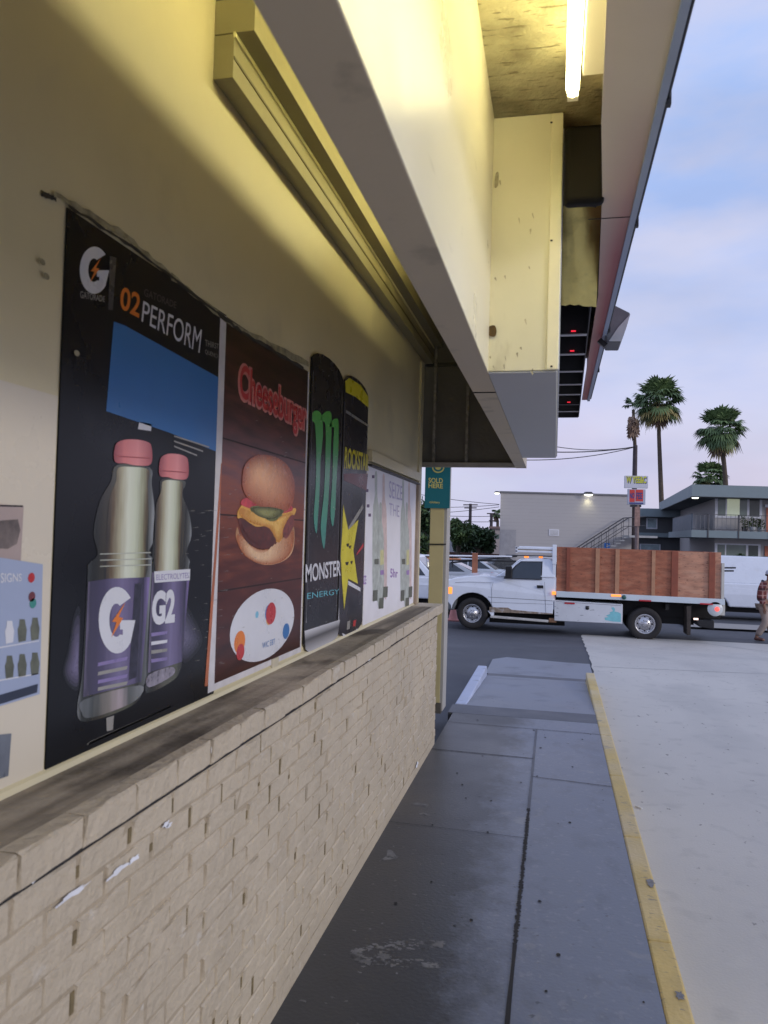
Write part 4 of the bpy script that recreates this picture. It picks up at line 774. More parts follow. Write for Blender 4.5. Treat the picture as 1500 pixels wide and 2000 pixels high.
b.prism([(FW[0]-.5, FW[1]+.05), (FW[0]+.5, FW[1]+.05), (FW[0]+.45, FW[1]+.35), (FW[0], FW[1]+.56), (FW[0]-.45, FW[1]+.35)], YT+.28, YT+1.7, under)
b.build('chassis', tr)
b = B(); a = t5(660, 1265); c = t5(1130, 1303); b.bar((a[0], YT-.06, a[1]), (c[0], YT-.06, c[1]), .16, .05, mat('step_metal', (.52, .50, .47), .5, .2, 9)); d = t5(1160, 1300); b.box((d[0]-.08, YT, d[1]-.05), (d[0]+.1, YT+.2, d[1]+.05), mat('rust_lump', (.22, .12, .07), .8, .4, 20)); b.build('step_bar', tr, bevel=.01)
def wheel(parent, x, y, z, r=.385, wdt=.24, rim=chrome, holes=8, side=-1):
    b = B(); b.lathe((x, y, z), (0, side, 0), [(r*.60, -wdt/2), (r*.9, -wdt/2), (r, -wdt*.36), (r, wdt*.36), (r*.985, wdt*.42), (r*.90, wdt/2), (r*.62, wdt/2), (r*.58, wdt*.3)], tyre, 40); t = b.build('tyre', parent)
    b = B(); b.lathe((x, y, z), (0, side, 0), [(r*.62, wdt*.46), (r*.58, wdt*.50), (r*.54, wdt*.44), (r*.46, wdt*.18), (r*.40, wdt*.20), (r*.30, wdt*.36), (r*.20, wdt*.40), (r*.16, wdt*.58), (r*.12, wdt*.62), (0, wdt*.62)], rim, 32)
    for k in range(holes):
        a = 2*math.pi*k/holes; b.lathe((x+r*.43*math.cos(a), y+side*wdt*.215, z+r*.43*math.sin(a)), (0, side, 0), [(r*.055, 0), (0, .004)], under, 10)
        b.lathe((x+r*.25*math.cos(a+.3), y+side*wdt*.40, z+r*.25*math.sin(a+.3)), (0, side, 0), [(r*.03, 0), (r*.03, .02), (0, .022)], rim, 6)
    b.build('rim', parent)
for (x, z) in (FW,): wheel(tr, x, YT+.13, z); wheel(tr, x, YT+1.80, z, side=1)
for y in (.12, .40): wheel(tr, RW[0], YT+y, RW[1])
for y in (1.62, 1.90): wheel(tr, RW[0], YT+y, RW[1], side=1)
b = B()
for dy, y_ in ((0, 1109), (.12, 1115)):
    p0 = at(1398, y_, 1, YT+.35+dy); p1 = at(1437 if dy == 0 else 1433, y_, 1, YT+.35+dy); b.tube([p0, p1], .02, darkm)
tag(b.build('pipe_bundle'), 'two dark pipes poking out behind the plywood truck bed', 'pipes')

# ------------------------------------------------------------------ other vehicles
silverp = mat('silver_car_paint', (.42, .45, .50), .3, .04, 2, coat=.5); darkp = mat('dark_car_paint', (.03, .035, .045), .25, .1, 2, coat=.5)
def car(name, label, x, y, kind, paint, flip=False, group=None, rot=0):
    z = gz(y)+.0; o = thing(name, label, 'van' if 'van' in kind else 'pickup' if kind == 'pickup' else 'car', (0, 0, 0), group)
    if kind == 'sedan': Lw = 4.6; lowp = [(-2.3, .35), (-2.3, .70), (-2.0, .86), (-1.1, .95), (1.6, .98), (2.25, .90), (2.3, .40)]; gh = [(-1.2, .94), (-.45, 1.40), (.7, 1.43), (1.65, .97)]; wn_ = [[(-.95, .99), (-.40, 1.33), (.10, 1.35), (.10, .99)], [(.16, .99), (.16, 1.35), (.65, 1.36), (1.25, 1.0)]]; wx = (-1.45, 1.35); W_ = 1.8; wr = .32
    elif kind == 'van': Lw = 5.6; lowp = [(-2.8, .42), (-2.8, .85), (-2.55, 1.05), (-1.7, 1.18), (2.75, 1.18), (2.8, .42)]; gh = [(-1.75, 1.17), (-1.0, 1.92), (-.7, 2.02), (2.6, 2.04), (2.76, 1.9), (2.76, 1.17)]; wn_ = [[(-1.5, 1.22), (-.95, 1.78), (-.25, 1.80), (-.25, 1.22)]]; wx = (-1.9, 1.65); W_ = 2.0; wr = .36
    elif kind == 'suv': Lw = 4.8; lowp = [(-2.4, .42), (-2.4, .85), (-2.2, 1.02), (-1.15, 1.10), (2.35, 1.12), (2.4, .45)]; gh = [(-1.2, 1.10), (-.6, 1.68), (-.3, 1.76), (2.0, 1.78), (2.2, 1.70), (2.38, 1.11)]; wn_ = [[(-.95, 1.15), (-.5, 1.62), (.1, 1.65), (.1, 1.15)], [(.18, 1.15), (.18, 1.65), (1.05, 1.66), (1.05, 1.15)], [(1.13, 1.15), (1.13, 1.66), (1.95, 1.64), (2.15, 1.15)]]; wx = (-1.5, 1.5); W_ = 1.9; wr = .36
    else: Lw = 5.6; lowp = [(-2.8, .48), (-2.8, .88), (-2.6, 1.04), (-1.4, 1.12), (2.75, 1.14), (2.8, .55)]; gh = [(-1.45, 1.11), (-.8, 1.76), (-.4, 1.84), (.7, 1.84), (.95, 1.12)]; wn_ = [[(-1.15, 1.16), (-.7, 1.70), (.0, 1.74), (.0, 1.16)], [(.08, 1.16), (.08, 1.74), (.62, 1.74), (.8, 1.16)]]; wx = (-1.8, 1.75); W_ = 1.95; wr = .39
    # cut arches into the lower outline
    base = [(Lw/2-.02, lowp[0][1])]
    pts = list(lowp)
    for cx in reversed(wx):
        pts += [(cx+(wr+.08)*math.cos(a), wr+(wr+.08)*math.sin(a)) for a in [math.radians(8+164*i/10) for i in range(11)]]
    b = B(); b.prism(pts, -W_/2, W_/2, paint, lowp[2][1]-.2, .12); b.build('body', o, bevel=.04)
    zb_ = gh[0][1]; b = B(); b.prism(gh, -W_/2+.06, W_/2-.06, paint, zb_, .28); b.build('roof', o, bevel=.03)
    for sd in (-1, 1):
        for wq in wn_:
            b = B(); v = [(px, sd*(W_/2-.057-.28*max(0, pz-zb_)), pz) for px, pz in wq]; b.hull8(v, [(px, py+sd*.006, pz) for px, py, pz in v], glass); b.build('window', o)
    (ax, az), (bx_, bz) = gh[0], gh[1]
    def scr(p, q, s):
        b = B(); iy = W_/2-.10; k = .28*(q[1]-zb_)
        v = [(p[0]+s*.004, -iy, p[1]+.03), (p[0]+s*.004, iy, p[1]+.03), (q[0]+s*.004, iy-k, q[1]-.02), (q[0]+s*.004, -iy+k, q[1]-.02)]
        b.hull8(v, [(x+s*.008, y_, z_+.004) for x, y_, z_ in v], glass); b.build('windscreen', o)
    scr(gh[0], gh[1], -1); scr(gh[-1], gh[-2], 1)
    for s in (-1, 1):
        b = B(); b.box((-Lw/2-.015, s*(W_/2-.28)-.12, .66), (-Lw/2+.1, s*(W_/2-.28)+.12, .80), mat('headlamp', (.6, .6, .62), .15, .1)); b.build('headlight', o, bevel=.02)
        b = B(); b.box((Lw/2-.1, s*(W_/2-.16)-.08, .70), (Lw/2+.012, s*(W_/2-.16)+.08, .95), redl); b.build('tail_light', o, bevel=.02)
    b = B(); b.box((-Lw/2-.05, -W_/2+.03, .38), (-Lw/2+.2, W_/2-.03, .56), darkm); b.build('bumper', o, bevel=.03); b = B(); b.box((Lw/2-.2, -W_/2+.03, .38), (Lw/2+.05, W_/2-.03, .56), darkm); b.build('bumper', o, bevel=.03)
    b = B(); b.box((-Lw/2+.3, -W_/2+.25, .25), (Lw/2-.3, W_/2-.25, .6), under); b.build('underbody', o)
    for cx in wx:
        for sd in (-1, 1): wheel(o, cx, sd*(W_/2-.12), wr, wr, .22, side=sd, holes=5)
    o.location = (x, y, z); o.rotation_euler = (0, 0, R(rot)+(math.pi if flip else 0)); return o
p = at(1408, 1205, 1, 27.2)
vn = car('panel_van', 'long white panel van parked on the right behind the plywood truck', p.x+1.25, 27.2, 'van', white, True)
car('pickup_truck', 'white pickup parked behind the tan pillar, left of the flatbed truck', -5.0, 24.2, 'pickup', white, True)
car('parked_car', 'silver sedan parked between the pillar and the white wagon', -4.9, 33.0, 'sedan', silverp, False)
car('parked_car', 'pale silver sedan seen low behind the hood of the flatbed truck', -3.9, 37.5, 'sedan', mat('pale_car_paint', (.55, .60, .68), .3, .04), True)
car('parked_wagon', 'white wagon right behind the cab and hood of the flatbed truck', -.6, 27.0, 'suv', white, False)
car('parked_car', 'small dark car far off at the foot of the cream house', -3.5, 44, 'sedan', darkp, False, rot=60)
# pipes and ladders carried above pickup and wagon
b = B()
def rod(x0, y0, x1, y1, d, r, m): b.tube([far(x0, y0, d), far(x1, y1, d)], r, m, 6)
rod(780, 1084, 1000, 1087, 25.5, .03, white); rod(780, 1090, 900, 1092, 25.5, .03, mat('orange_rod', (.6, .25, .12), .5)); rod(800, 1094, 960, 1094, 25.6, .03, darkm); rod(880, 1099, 1010, 1086, 25.7, .035, darkm)
rod(930, 1095, 1008, 1096, 25.7, .03, darkm)
for px in (826, 884, 925): rod(px, 1085, px, 1108, 25.5, .025, darkm)
tag(b.build('ladder_rack'), 'long ladder rack with white and orange rods over the pickup behind the pillar', 'rack')
b = B(); q = far(928, 1080, 25); b.bar((q.x, q.y, gz(25)), (q.x, q.y, q.z), .17, .17, mat('weathered_orange', (.34, .13, .07), .7, .3, 4)); tag(b.build('post', bevel=.01), 'rust orange square post between the pickup and white wagon', 'post')
b = B(); q = far(885, 1208, 21.5)
b.lathe((q.x, q.y, gz(21.5)), (0, 0, 1), [(.2, 0), (.2, .03), (.13, .04), (.03, .5), (0, .5)], mat('faded_cone', (.55, .22, .2), .6, .2), 18); b.box((q.x-.2, q.y-.2, gz(21.5)), (q.x+.2, q.y+.2, gz(21.5)+.03), _m['faded_cone']); tag(b.build('traffic_cone'), 'small faded red cone on the asphalt beyond the truck front wheel', 'cone')

# ------------------------------------------------------------------ grey blank building with stair
gp0 = Vector((-3.16, 45.35, 0)); gp1 = Vector((4.37, 47.03, 0)); gd = (gp1-gp0).normalized(); gn = Vector((gd.y, -gd.x, 0)); GS = Surf(gp0, gd, gn)
gb = thing('grey_building', 'blank grey flat roofed building behind the truck cab', 'building', (0, 50, -.9))
gm = mat('grey_wall_paint', (.46, .44, .435), .7, .03, .4, .1, 10, stretch=(1, 1, 1)); gL = (gp1-gp0).length
b = B(); back = Vector((-.35, 11, 0))
def footprint(z): return [gp0+Vector((0, 0, z)), gp1+Vector((0, 0, z)), gp1+back+Vector((0, 0, z)), gp0+back+Vector((0, 0, z))]
b.hull8(footprint(-1.2), footprint(4.33), gm); b.build('wall', gb)
b = B(); e_ = .08; fp = [gp0-gd*e_+gn*e_, gp1+gd*e_+gn*e_, gp1+gd*e_+back, gp0-gd*e_+back]; b.hull8([q+Vector((0, 0, 4.33)) for q in fp], [q+Vector((0, 0, 4.42)) for q in fp], mat('roof_edge', (.20, .20, .21), .6)); b.build('roof_edge', gb)
b = B()
for k in range(1, 26): GS.rect(b, .02, -1+k*.2, gL-.02, -.985+k*.2, .006, mat('block_joint', (.42, .40, .395), .8))
b.build('block_joint', gb)
b = B(); u0, v0 = GS.px(979, 1085); u1, v1 = GS.px(1008, 1035); GS.rect(b, .02, -1, u1, v1, .012, mat('patch_grey', (.36, .35, .36), .7)); b.build('paint_patch', gb)
b = B(); u0, v0 = GS.px(1072, 1046); u1, v1 = GS.px(1092, 1034); GS.slab(b, u0, v0, u1, v1, .01, .03, paper_w)
for k in range(4): GS.rect(b, u0+.06, v0+.06+k*.07, u1-.06, v0+.085+k*.07, .034, greyp)
sg = tag(b.build('wall_sign'), 'small white notice board on the grey building wall', 'sign')
b = B(); u0, v0 = GS.px(1180, 1072); u1, v1 = GS.px(1191, 1061); GS.slab(b, u0, v0, u1, v1, .01, .03, mat('sign_blue', (.05, .22, .66), .4)); GS.ell(b, (u0+u1)/2, (v0+v1)/2, .06, .06, .034, wht, 12); GS.ell(b, (u0+u1)/2, (v0+v1)/2+.1, .03, .03, .034, wht, 8)
tag(b.build('parking_sign'), 'small blue parking sign low on the grey wall near the stair', 'sign')
glow = mat('lit_lens', (1, 1, .9), .4, emit=(1, .98, .85), es=2.5)
for (px, py, lb) in ((1148, 965, 'lit oval wall lamp high on the grey building'), (970, 962, 'small lit lamp at the left roof corner of the grey building')):
    u, v = GS.px(px, py); o = thing('wall_lamp', lb, 'lamp', GS.pt(u, v-.1, .2)); s = 1 if px > 1000 else .55
    b = B(); b.hull8([GS.pt(u-.28*s, v-.02, .0), GS.pt(u+.28*s, v-.02, .0), GS.pt(u+.28*s, v-.02, .35), GS.pt(u-.28*s, v-.02, .35)], [GS.pt(u-.2*s, v+.12*s, .0), GS.pt(u+.2*s, v+.12*s, .0), GS.pt(u+.15*s, v+.12*s, .28), GS.pt(u-.15*s, v+.12*s, .28)], darkm); b.build('hood', o)
    b = B(); b.lathe(GS.pt(u, v-.03, .17), (0, 0, -1), [(.26*s, 0), (.22*s, .05), (.1*s, .09), (0, .1)], glow, 16); b.build('lens', o)
    l = bpy.data.lights.new('lamp_light', 'SPOT'); l.energy = 26*s*s if px > 1000 else 5; l.color = (1, .93, .55); l.spot_size = R(120); l.spot_blend = 1; l.shadow_soft_size = .12
    lo = bpy.data.objects.new('lamp_light', l); COL.objects.link(lo); lo.parent = o; lo.location = GS.pt(u, v-.16, .22)-Vector(o.location)
    dirn = (GS.pt(u, v-1.6, 0)-GS.pt(u, v-.16, .22)); lo.rotation_euler = dirn.to_track_quat('-Z', 'Y').to_euler()
# stair along the grey wall
st = thing('outside_stair', 'metal stair with dark handrails climbing the right end of the grey building', 'stairs', GS.pt(5, -.9, .7))
ua, va = GS.px(1115, 1075); ub, vb_ = GS.px(1214, 1012); uc, vc = GS.px(1236, 1009)
railm = mat('rail_dark', (.06, .06, .07), .5)
b = B()
for dd in (.35, 1.35):
    b.tube([GS.pt(ua, va, dd), GS.pt(ub, vb_, dd), GS.pt(uc+.3, vc-.02, dd)], .035, railm, 6); b.tube([GS.pt(ua, va-.5, dd), GS.pt(ub, vb_-.5, dd), GS.pt(uc+.3, vc-.52, dd)], .02, railm, 6)
    for k in range(8): t = k/7; b.tube([GS.pt(ua+(ub-ua)*t, va+(vb_-va)*t, dd), GS.pt(ua+(ub-ua)*t, va+(vb_-va)*t-1.0, dd)], .015, railm, 5)
b.build('handrail', st)
b = B()
for k in range(12):
    t = k/12; u = ua+(ub-ua)*t; v = va+(vb_-va)*t-1.0; b.hull8([GS.pt(u, v, .35), GS.pt(u+.3, v, .35), GS.pt(u+.3, v, 1.35), GS.pt(u, v, 1.35)], [GS.pt(u, v+.05, .35), GS.pt(u+.3, v+.05, .35), GS.pt(u+.3, v+.05, 1.35), GS.pt(u, v+.05, 1.35)], mat('tread', (.4, .4, .4), .7))
b.build('tread', st)
b = B(); GS.slab(b, ub, vb_-1.12, gL+1.0, vb_-1.0, .2, 1.45, _m['tread']); b.build('landing', st)

# ------------------------------------------------------------------ apartment building
ap = thing('apartment_building', 'two storey grey apartment house with wraparound balcony on the right', 'building', (12, 52, -.9))
A0 = far(1352, 946, 44); A1 = far(1500, 950, 44); A0 = Vector((A0.x, A0.y, 0)); A1 = Vector((A1.x, A1.y, 0)); ad_ = (A1-A0).normalized(); an = Vector((ad_.y, -ad_.x, 0)); AS = Surf(A0, ad_, an)
Lf = far(1288, 975, 66); Lf = Vector((Lf.x, Lf.y, 0)); sd_ = (Lf-A0).normalized(); A2 = A0+ad_*24
SS = Surf(A0, sd_, Vector((-sd_.y, sd_.x, 0)))
if SS.n.dot(CAM-A0) < 0: SS.n = -SS.n
fas = mat('fascia_slate', (.21, .265, .285), .6, .06, 1.5); fdark = mat('eave_dark', (.05, .055, .06), .7); awall = mat('apartment_wall', (.40, .38, .375), .7, .04, 1, stretch=(6, 6, 1))
_, zt_ = AS.px(1352, 946); _, zb_ = AS.px(1352, 969)
def ring(z, ins=0): return [A0+Vector((0, 0, z)), A2+Vector((0, 0, z)), A2-an*26+Vector((0, 0, z)), Lf+ad_*8+Vector((0, 0, z)), Lf+Vector((0, 0, z))]
b = B(); b.hull8(ring(zb_), ring(zt_), fas); b.build('roof', ap)
b = B(); b.hull8(ring(zb_-.03), ring(zb_-.004), fdark); b.build('eave', ap)
def inner(z):
    o = 1.35; p0 = A0+ad_*1.9-an*o; q = Vector((p0.x, p0.y, z)); return [q, A2-an*o+Vector((0, 0, z)), A2-an*25.5+Vector((0, 0, z)), Lf+ad_*8+Vector((0, 0, z)), Lf+ad_*1.6+sd_*(-2)+Vector((0, 0, z))]
b = B(); b.hull8(inner(-1.2), inner(zb_-.03), awall); b.build('wall', ap)
_, s0 = AS.px(1352, 1049); _, s1 = AS.px(1352, 1035)
S2 = A0+sd_*14
def slab(z): return [A0+Vector((0, 0, z)), A2+Vector((0, 0, z)), A2-an*2+Vector((0, 0, z)), A0+ad_*3-an*2+Vector((0, 0, z)), S2+ad_*3+Vector((0, 0, z)), S2+Vector((0, 0, z))]
b = B(); b.hull8(slab(s0), slab(s1), fas); b.build('balcony', ap)
IW = Surf(A0-an*1.35, ad_, an)
_, rt = AS.px(1352, 1003)
b = B(); AS.slab(b, -.02, rt-.03, 24, rt, -.06, -.02, railm); AS.slab(b, 0, s1+.06, 24, s1+.09, -.06, -.02, railm)
for k in range(96): AS.slab(b, k*.25, s1, k*.25+.02, rt, -.05, -.03, mat('picket', (.20, .20, .21), .6))
for k in range(0, 8): AS.slab(b, k*1.75+.9, s0-.0, k*1.75+.97, rt, -.02, .03, railm)
b.build('railing', ap)
b = B(); SS.slab(b, 0, s1, 11, rt-.02, -.05, .0, mat('panel_blue', (.085, .115, .15), .5, .08)); SS.slab(b, 0, rt-.02, 11, rt+.02, -.06, .01, railm); b.build('balcony_panel', ap)
wg = mat('window_glass_lit', (.30, .36, .32), .2, .25, 1.2, emit=(.75, .80, .55), es=.28); wg2 = mat('window_glass', (.16, .20, .18), .12, .25, 1.2)
for (x0, y0, x1, y1, nm) in ((1396, 973, 1488, 1011, 'up'), (1395, 1063, 1485, 1100, 'low')):
    u0, v0 = IW.px(x0, y1); u1, v1 = IW.px(x1, y0); b = B(); IW.slab(b, u0, v0, u1, v1, .01, .05, wht); f = b.build('window', ap)
    b = B(); w3 = (u1-u0); IW.rect(b, u0+.15, v0+.12, u0+w3*.22, v1-.08, .055, wg2); IW.rect(b, u0+w3*.25, v0+.12, u0+w3*.52, v1-.08, .055, wg if nm == 'up' else wg2); IW.rect(b, u0+w3*.52, v0+.12, u0+w3*.68, v1-.08, .055, wg2); IW.rect(b, u0+w3*.73, v0+.12, u1-.15, v1-.08, .055, mat('window_dark', (.06, .075, .07), .15)); b.build('pane', f)
u0, v0 = IW.px(1496, 1010); b = B(); IW.slab(b, u0, s1, u0+1.1, zb_-.5, .01, .06, mat('orange_door', (.50, .16, .09), .6)); b.build('door', ap)
u0, _ = IW.px(1493, 1080); b = B(); IW.slab(b, u0, -1, u0+1.1, s0-.4, .01, .06, _m['orange_door']); b.build('door', ap)
u0, v0 = IW.px(1494, 988); b = B(); IW.slab(b, u0-.05, v0-.08, u0+.3, v0+.08, .05, .12, wht); b.build('number_plate', ap)
b = B(); u, v = AS.px(1369, 971); b.lathe(AS.pt(u, zb_-.03, -.8), (0, 0, -1), [(.2, 0), (.16, .06), (0, .07)], glow, 14); b.build('eave_light', ap)
# far wing
wg_ = thing('apartment_wing', 'darker far wing of the apartment house seen past the sign pole', 'building', (6, 68, -.9))
FWd = Surf(far(1200, 1010, 66), (1, .05, 0), (.05, -1, 0))
b = B(); u0, v0 = FWd.px(1246, 1009); u1, v1 = FWd.px(1330, 995); FWd.slab(b, u0-1, v0, u1+2, v1, -8, .8, fas); b.build('roof', wg_)
b = B(); FWd.slab(b, u0-.9, -1.2, u1+2, v0, -8, 0, mat('wing_wall', (.10, .105, .11), .7, .1, 2)); b.build('wall', wg_)
b = B(); _, a = FWd.px(1280, 1049); _, c = FWd.px(1280, 1041); FWd.slab(b, u0-1, a, u1+2, c, -.5, .8, fas); b.build('balcony', wg_)
for (x0, y0, x1, y1) in ((1262, 1012, 1284, 1033), (1249, 1063, 1290, 1085)):
    u0_, v0_ = FWd.px(x0, y1); u1_, v1_ = FWd.px(x1, y0); b = B(); FWd.slab(b, u0_, v0_, u1_, v1_, .01, .05, wht); f = b.build('window', wg_)
    b = B(); FWd.rect(b, u0_+.1, v0_+.12, u1_-.1, v1_-.05, .056, mat('pale_pane', (.34, .42, .44), .2, .2, 2)); b.build('pane', f)
b = B(); u, v = FWd.px(1312, 993); FWd.slab(b, u-.7, v-.08, u+.8, v+.35, .8, .84, wht); b.build('roof_light', wg_)
# balcony plants
for (px, py, s, lb) in ((1462, 1032, .55, 'bushy potted plant in a dark pot on the balcony'), (1477, 1034, .5, 'low wide potted plant beside the bushy one on the balcony'), (1492, 1033, .45, 'rightmost potted plant on the balcony by the orange door')):
    u, v = AS.px(px, py); o = thing('potted_plant', lb, 'plant', AS.pt(u, s1, -.45), 'potted plants on the balcony')
    b = B(); b.lathe(AS.pt(u, s1, -.45), (0, 0, 1), [(0, 0), (.13, 0), (.19, .28), (.16, .28)], blackm if px < 1470 else mat('pale_pot', (.4, .42, .42), .6), 12); b.build('pot', o)
    b = B()
    for k in range(90):
        a = random.uniform(0, 6.28); r_ = random.uniform(0, s*.6); h = random.uniform(.2, .25+s*1.1); c = AS.pt(u, s1+h, -.45)+Vector((r_*math.cos(a), r_*math.sin(a), 0)); d = Vector((random.uniform(-1, 1), random.uniform(-1, 1), random.uniform(-.3, 1))).normalized()*.10; e2 = d.cross(Vector((random.random(), random.random(), 1))).normalized()*.04
        b.add([c-d, c+e2, c+d, c-e2], [(0, 1, 2, 3)], mat('pot_leaf', (.09, .13, .04), .6, .4, 3))
    b.build('leaves', o)

# ------------------------------------------------------------------ pole sign, poles, wires
ps = thing('pole_sign', 'tall pole sign with yellow lettering above red and blue panels', 'sign', far(1243, 1100, 40))
wl[ps] = Vector(ps.location)
PS = Surf(far(1240, 960, 40), (1, .12, 0), (.12, -1, 0))
q = PS.pt(*PS.px(1245, 990), 0); b = B(); b.tube([(q.x, q.y, -1), (q.x, q.y, q.z+.1)], .10, mat('pole_brown', (.22, .16, .15), .7, .3, 4)); b.bar((q.x-.0, q.y, q.z-.0), (q.x-.0, q.y, q.z-1.0), .25, .22, mat('post_wrap', (.36, .22, .18), .7, .3, 8)); b.build('post', ps)
def prect(x0, y0, x1, y1, d0, d1, m, nm):
    b = B(); u0, v0 = PS.px(x0, y1); u1, v1 = PS.px(x1, y0); PS.slab(b, u0, v0, u1, v1, d0, d1, m); return b, u0, v0, u1, v1
b, u0, v0, u1, v1 = prect(1220, 930, 1265, 953, -.15, .1, mat('sign_white', (.62, .62, .68), .5, .05), '')
PS.text(b, 'W YEE&C', [(u0+.08, v0+.22), (u1-.06, v0+.22), (u1-.06, v1-.05), (u0+.08, v1-.05)], .104, mat('sign_blue_dark', (.05, .06, .22), .5), .05)
PS.text(b, 'W YEE&C', [(u0+.05, v0+.25), (u1-.09, v0+.25), (u1-.09, v1-.02), (u0+.05, v1-.02)], .108, mat('sign_yellow', (.60, .60, .05), .5), .04)
b.build('name_board', ps)
b, u0, v0, u1, v1 = prect(1226, 956, 1260, 985, -.15, .1, mat('sign_pale', (.45, .48, .58), .5), '')
w4 = (u1-u0); PS.rect(b, u0+.06, v0+.12, u0+w4*.38, v1-.03, .104, mat('sign_red', (.62, .06, .05), .5)); PS.rect(b, u0+w4*.42, v0+.16, u1-.12, v1-.02, .104, _m['sign_red'])
PS.text(b, 'NO', [(u0+.08, v0+.3), (u0+w4*.36, v0+.3), (u0+w4*.36, v1-.2), (u0+.08, v1-.2)], .108, _m['sign_blue_dark'], .04); PS.text(b, 'FEE', [(u0+w4*.46, v0+.28), (u1-.16, v0+.28), (u1-.16, v1-.18), (u0+w4*.46, v1-.18)], .108, _m['sign_blue_dark'], .03)
PS.rect(b, u0+.06, v0+.02, u1-.1, v0+.1, .104, _m['sign_blue_dark']); b.build('message_board', ps)
b, u0, v0, u1, v1 = prect(1231, 985, 1252, 990, -.1, .08, darkm, ''); b.build('lower_board', ps)
up = mat('utility_wood', (.07, .055, .06), .8, .3, 4)
def upole(px, ytop, d, rad, lb, arms=()):
    t = far(px, ytop, d); b = B(); b.tube([(t.x, t.y, -1.2), (t.x, t.y, t.z)], [rad*1.2, rad], up, 8)
    for (x0, x1, yy) in arms: b.bar(far(x0, yy, d), far(x1, yy, d), .12, .12, up)
    tag(b.build('utility_pole'), lb, 'pole'); return t
tp_ = upole(1241, 870, 46, .125, 'dark utility pole rising behind the pole sign')
upole(919, 984, 85, .16, 'distant utility pole with two crossarms left of the grey building', ((905, 933, 986), (907, 931, 992)))
upole(960, 1002, 85, .16, 'distant lower utility pole with crossarm against the grey building corner', ((951, 968, 1003), (955, 965, 1017)))
def wire(x0, y0, d0, x1, y1, d1, sag, lb, r=.02):
    p = far(x0, y0, d0); q = far(x1, y1, d1); pts = [p.lerp(q, t/12)-Vector((0, 0, sag*4*(t/12)*(1-t/12))) for t in range(13)]
    b = B(); b.tube(pts, r, mat('wire_black', (.02, .02, .025), .6), 5); tag(b.build('overhead_wire'), lb, 'wire', 'overhead wires')
wire(980, 845, 40, 1241, 872, 46, .5, 'topmost wire running left from the pole behind the sign', .022)
wire(980, 876, 40, 1241, 873, 46, .25, 'middle wire running left from the pole behind the sign', .03)
wire(980, 897, 40, 1241, 873, 46, .3, 'lowest wire running left from the pole behind the sign', .024)
for (a, c, lb) in (((800, 962), (975, 985), 'highest thin wire between the teal banner and the grey building'), ((800, 990), (975, 986), 'second thin wire right of the teal banner'), ((800, 1004), (975, 990), 'slanting thin wire rising toward the grey building corner'), ((800, 1003), (975, 1008), 'fourth thin wire above the round tree'), ((800, 1012), (975, 1019), 'lowest thin wire just above the round tree')):
    wire(*a, 84, *c, 84, .15, lb, .03)

# ------------------------------------------------------------------ trees and palms
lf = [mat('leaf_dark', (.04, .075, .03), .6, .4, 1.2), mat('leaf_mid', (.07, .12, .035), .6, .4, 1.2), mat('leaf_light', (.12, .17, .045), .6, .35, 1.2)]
bark = mat('bark', (.10, .075, .055), .9, .3, 4)
def tree(px, py, d, rw, rh, lb, ms, n=1500, leaf=.16):
    c = far(px, py, d); o = thing('tree', lb, 'tree', (c.x, c.y, gz(c.y)-.05)); base = Vector((c.x, c.y, gz(c.y)))
    b = B(); b.tube([base, base+Vector((.1, 0, (c.z-base.z)*.5)), c], [.22, .16, .06], bark, 8)
    lobes = []
    for k in range(9):
        a = random.uniform(0, 6.28); q = Vector((math.cos(a)*rw*.6*random.uniform(.3, 1), math.sin(a)*rw*.6*random.uniform(.3, 1), rh*random.uniform(-.55, .6))); lobes.append((q, random.uniform(.35, .55)))
        b.tube([base+Vector((.1, 0, (c.z-base.z)*.5)), c+q*.8], [.08, .03], bark, 5)
    b.build('trunk', o); b = B()
    for k in range(n):
        q, s = random.choice(lobes); v = Vector((random.gauss(0, 1), random.gauss(0, 1), random.gauss(0, 1))).normalized()*random.uniform(.55, 1.08)*s
        p = c+q+Vector((v.x*rw, v.y*rw, v.z*rh*1.05)); dd = Vector((random.uniform(-1, 1), random.uniform(-1, 1), random.uniform(-1, .6))).normalized()*leaf*random.uniform(.6, 1.4); e2 = dd.cross(Vector((random.uniform(-1, 1), random.uniform(-1, 1), 1))).normalized()*leaf*.5
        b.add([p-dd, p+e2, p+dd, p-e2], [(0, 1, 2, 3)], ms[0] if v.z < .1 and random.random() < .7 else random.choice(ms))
    b.build('crown', o); return o
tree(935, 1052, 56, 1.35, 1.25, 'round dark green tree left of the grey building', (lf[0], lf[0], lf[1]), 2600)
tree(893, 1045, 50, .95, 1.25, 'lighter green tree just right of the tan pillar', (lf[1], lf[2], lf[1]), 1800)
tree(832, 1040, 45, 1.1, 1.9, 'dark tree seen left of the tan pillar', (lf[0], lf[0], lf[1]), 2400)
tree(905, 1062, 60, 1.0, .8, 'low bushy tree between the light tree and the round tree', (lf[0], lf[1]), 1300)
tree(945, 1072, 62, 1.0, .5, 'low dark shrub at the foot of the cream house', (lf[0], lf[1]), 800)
hs = thing('cream_house', 'distant cream house half hidden beside the grey building', 'house', far(968, 1085, 70)); wl[hs] = Vector(hs.location)
HS = Surf(far(965, 1050, 70), (1, 0, 0), (0, -1, 0)); b = B(); u0, v0 = HS.px(958, 1100); u1, v1 = HS.px(990, 1033); HS.slab(b, u0, v0, u1, v1, -6, 0, mat('cream_house_wall', (.50, .42, .38), .7, .06)); b.build('wall', hs)
b = B(); HS.slab(b, u0-.2, v1, u1, v1+.2, -6, .2, mat('house_roof', (.25, .17, .15), .7)); b.build('roof', hs)
b = B(); a = HS.px(968, 1052); c = HS.px(975, 1044); HS.slab(b, a[0], a[1], c[0], c[1], .01, .05, wg2); b.build('window', hs)
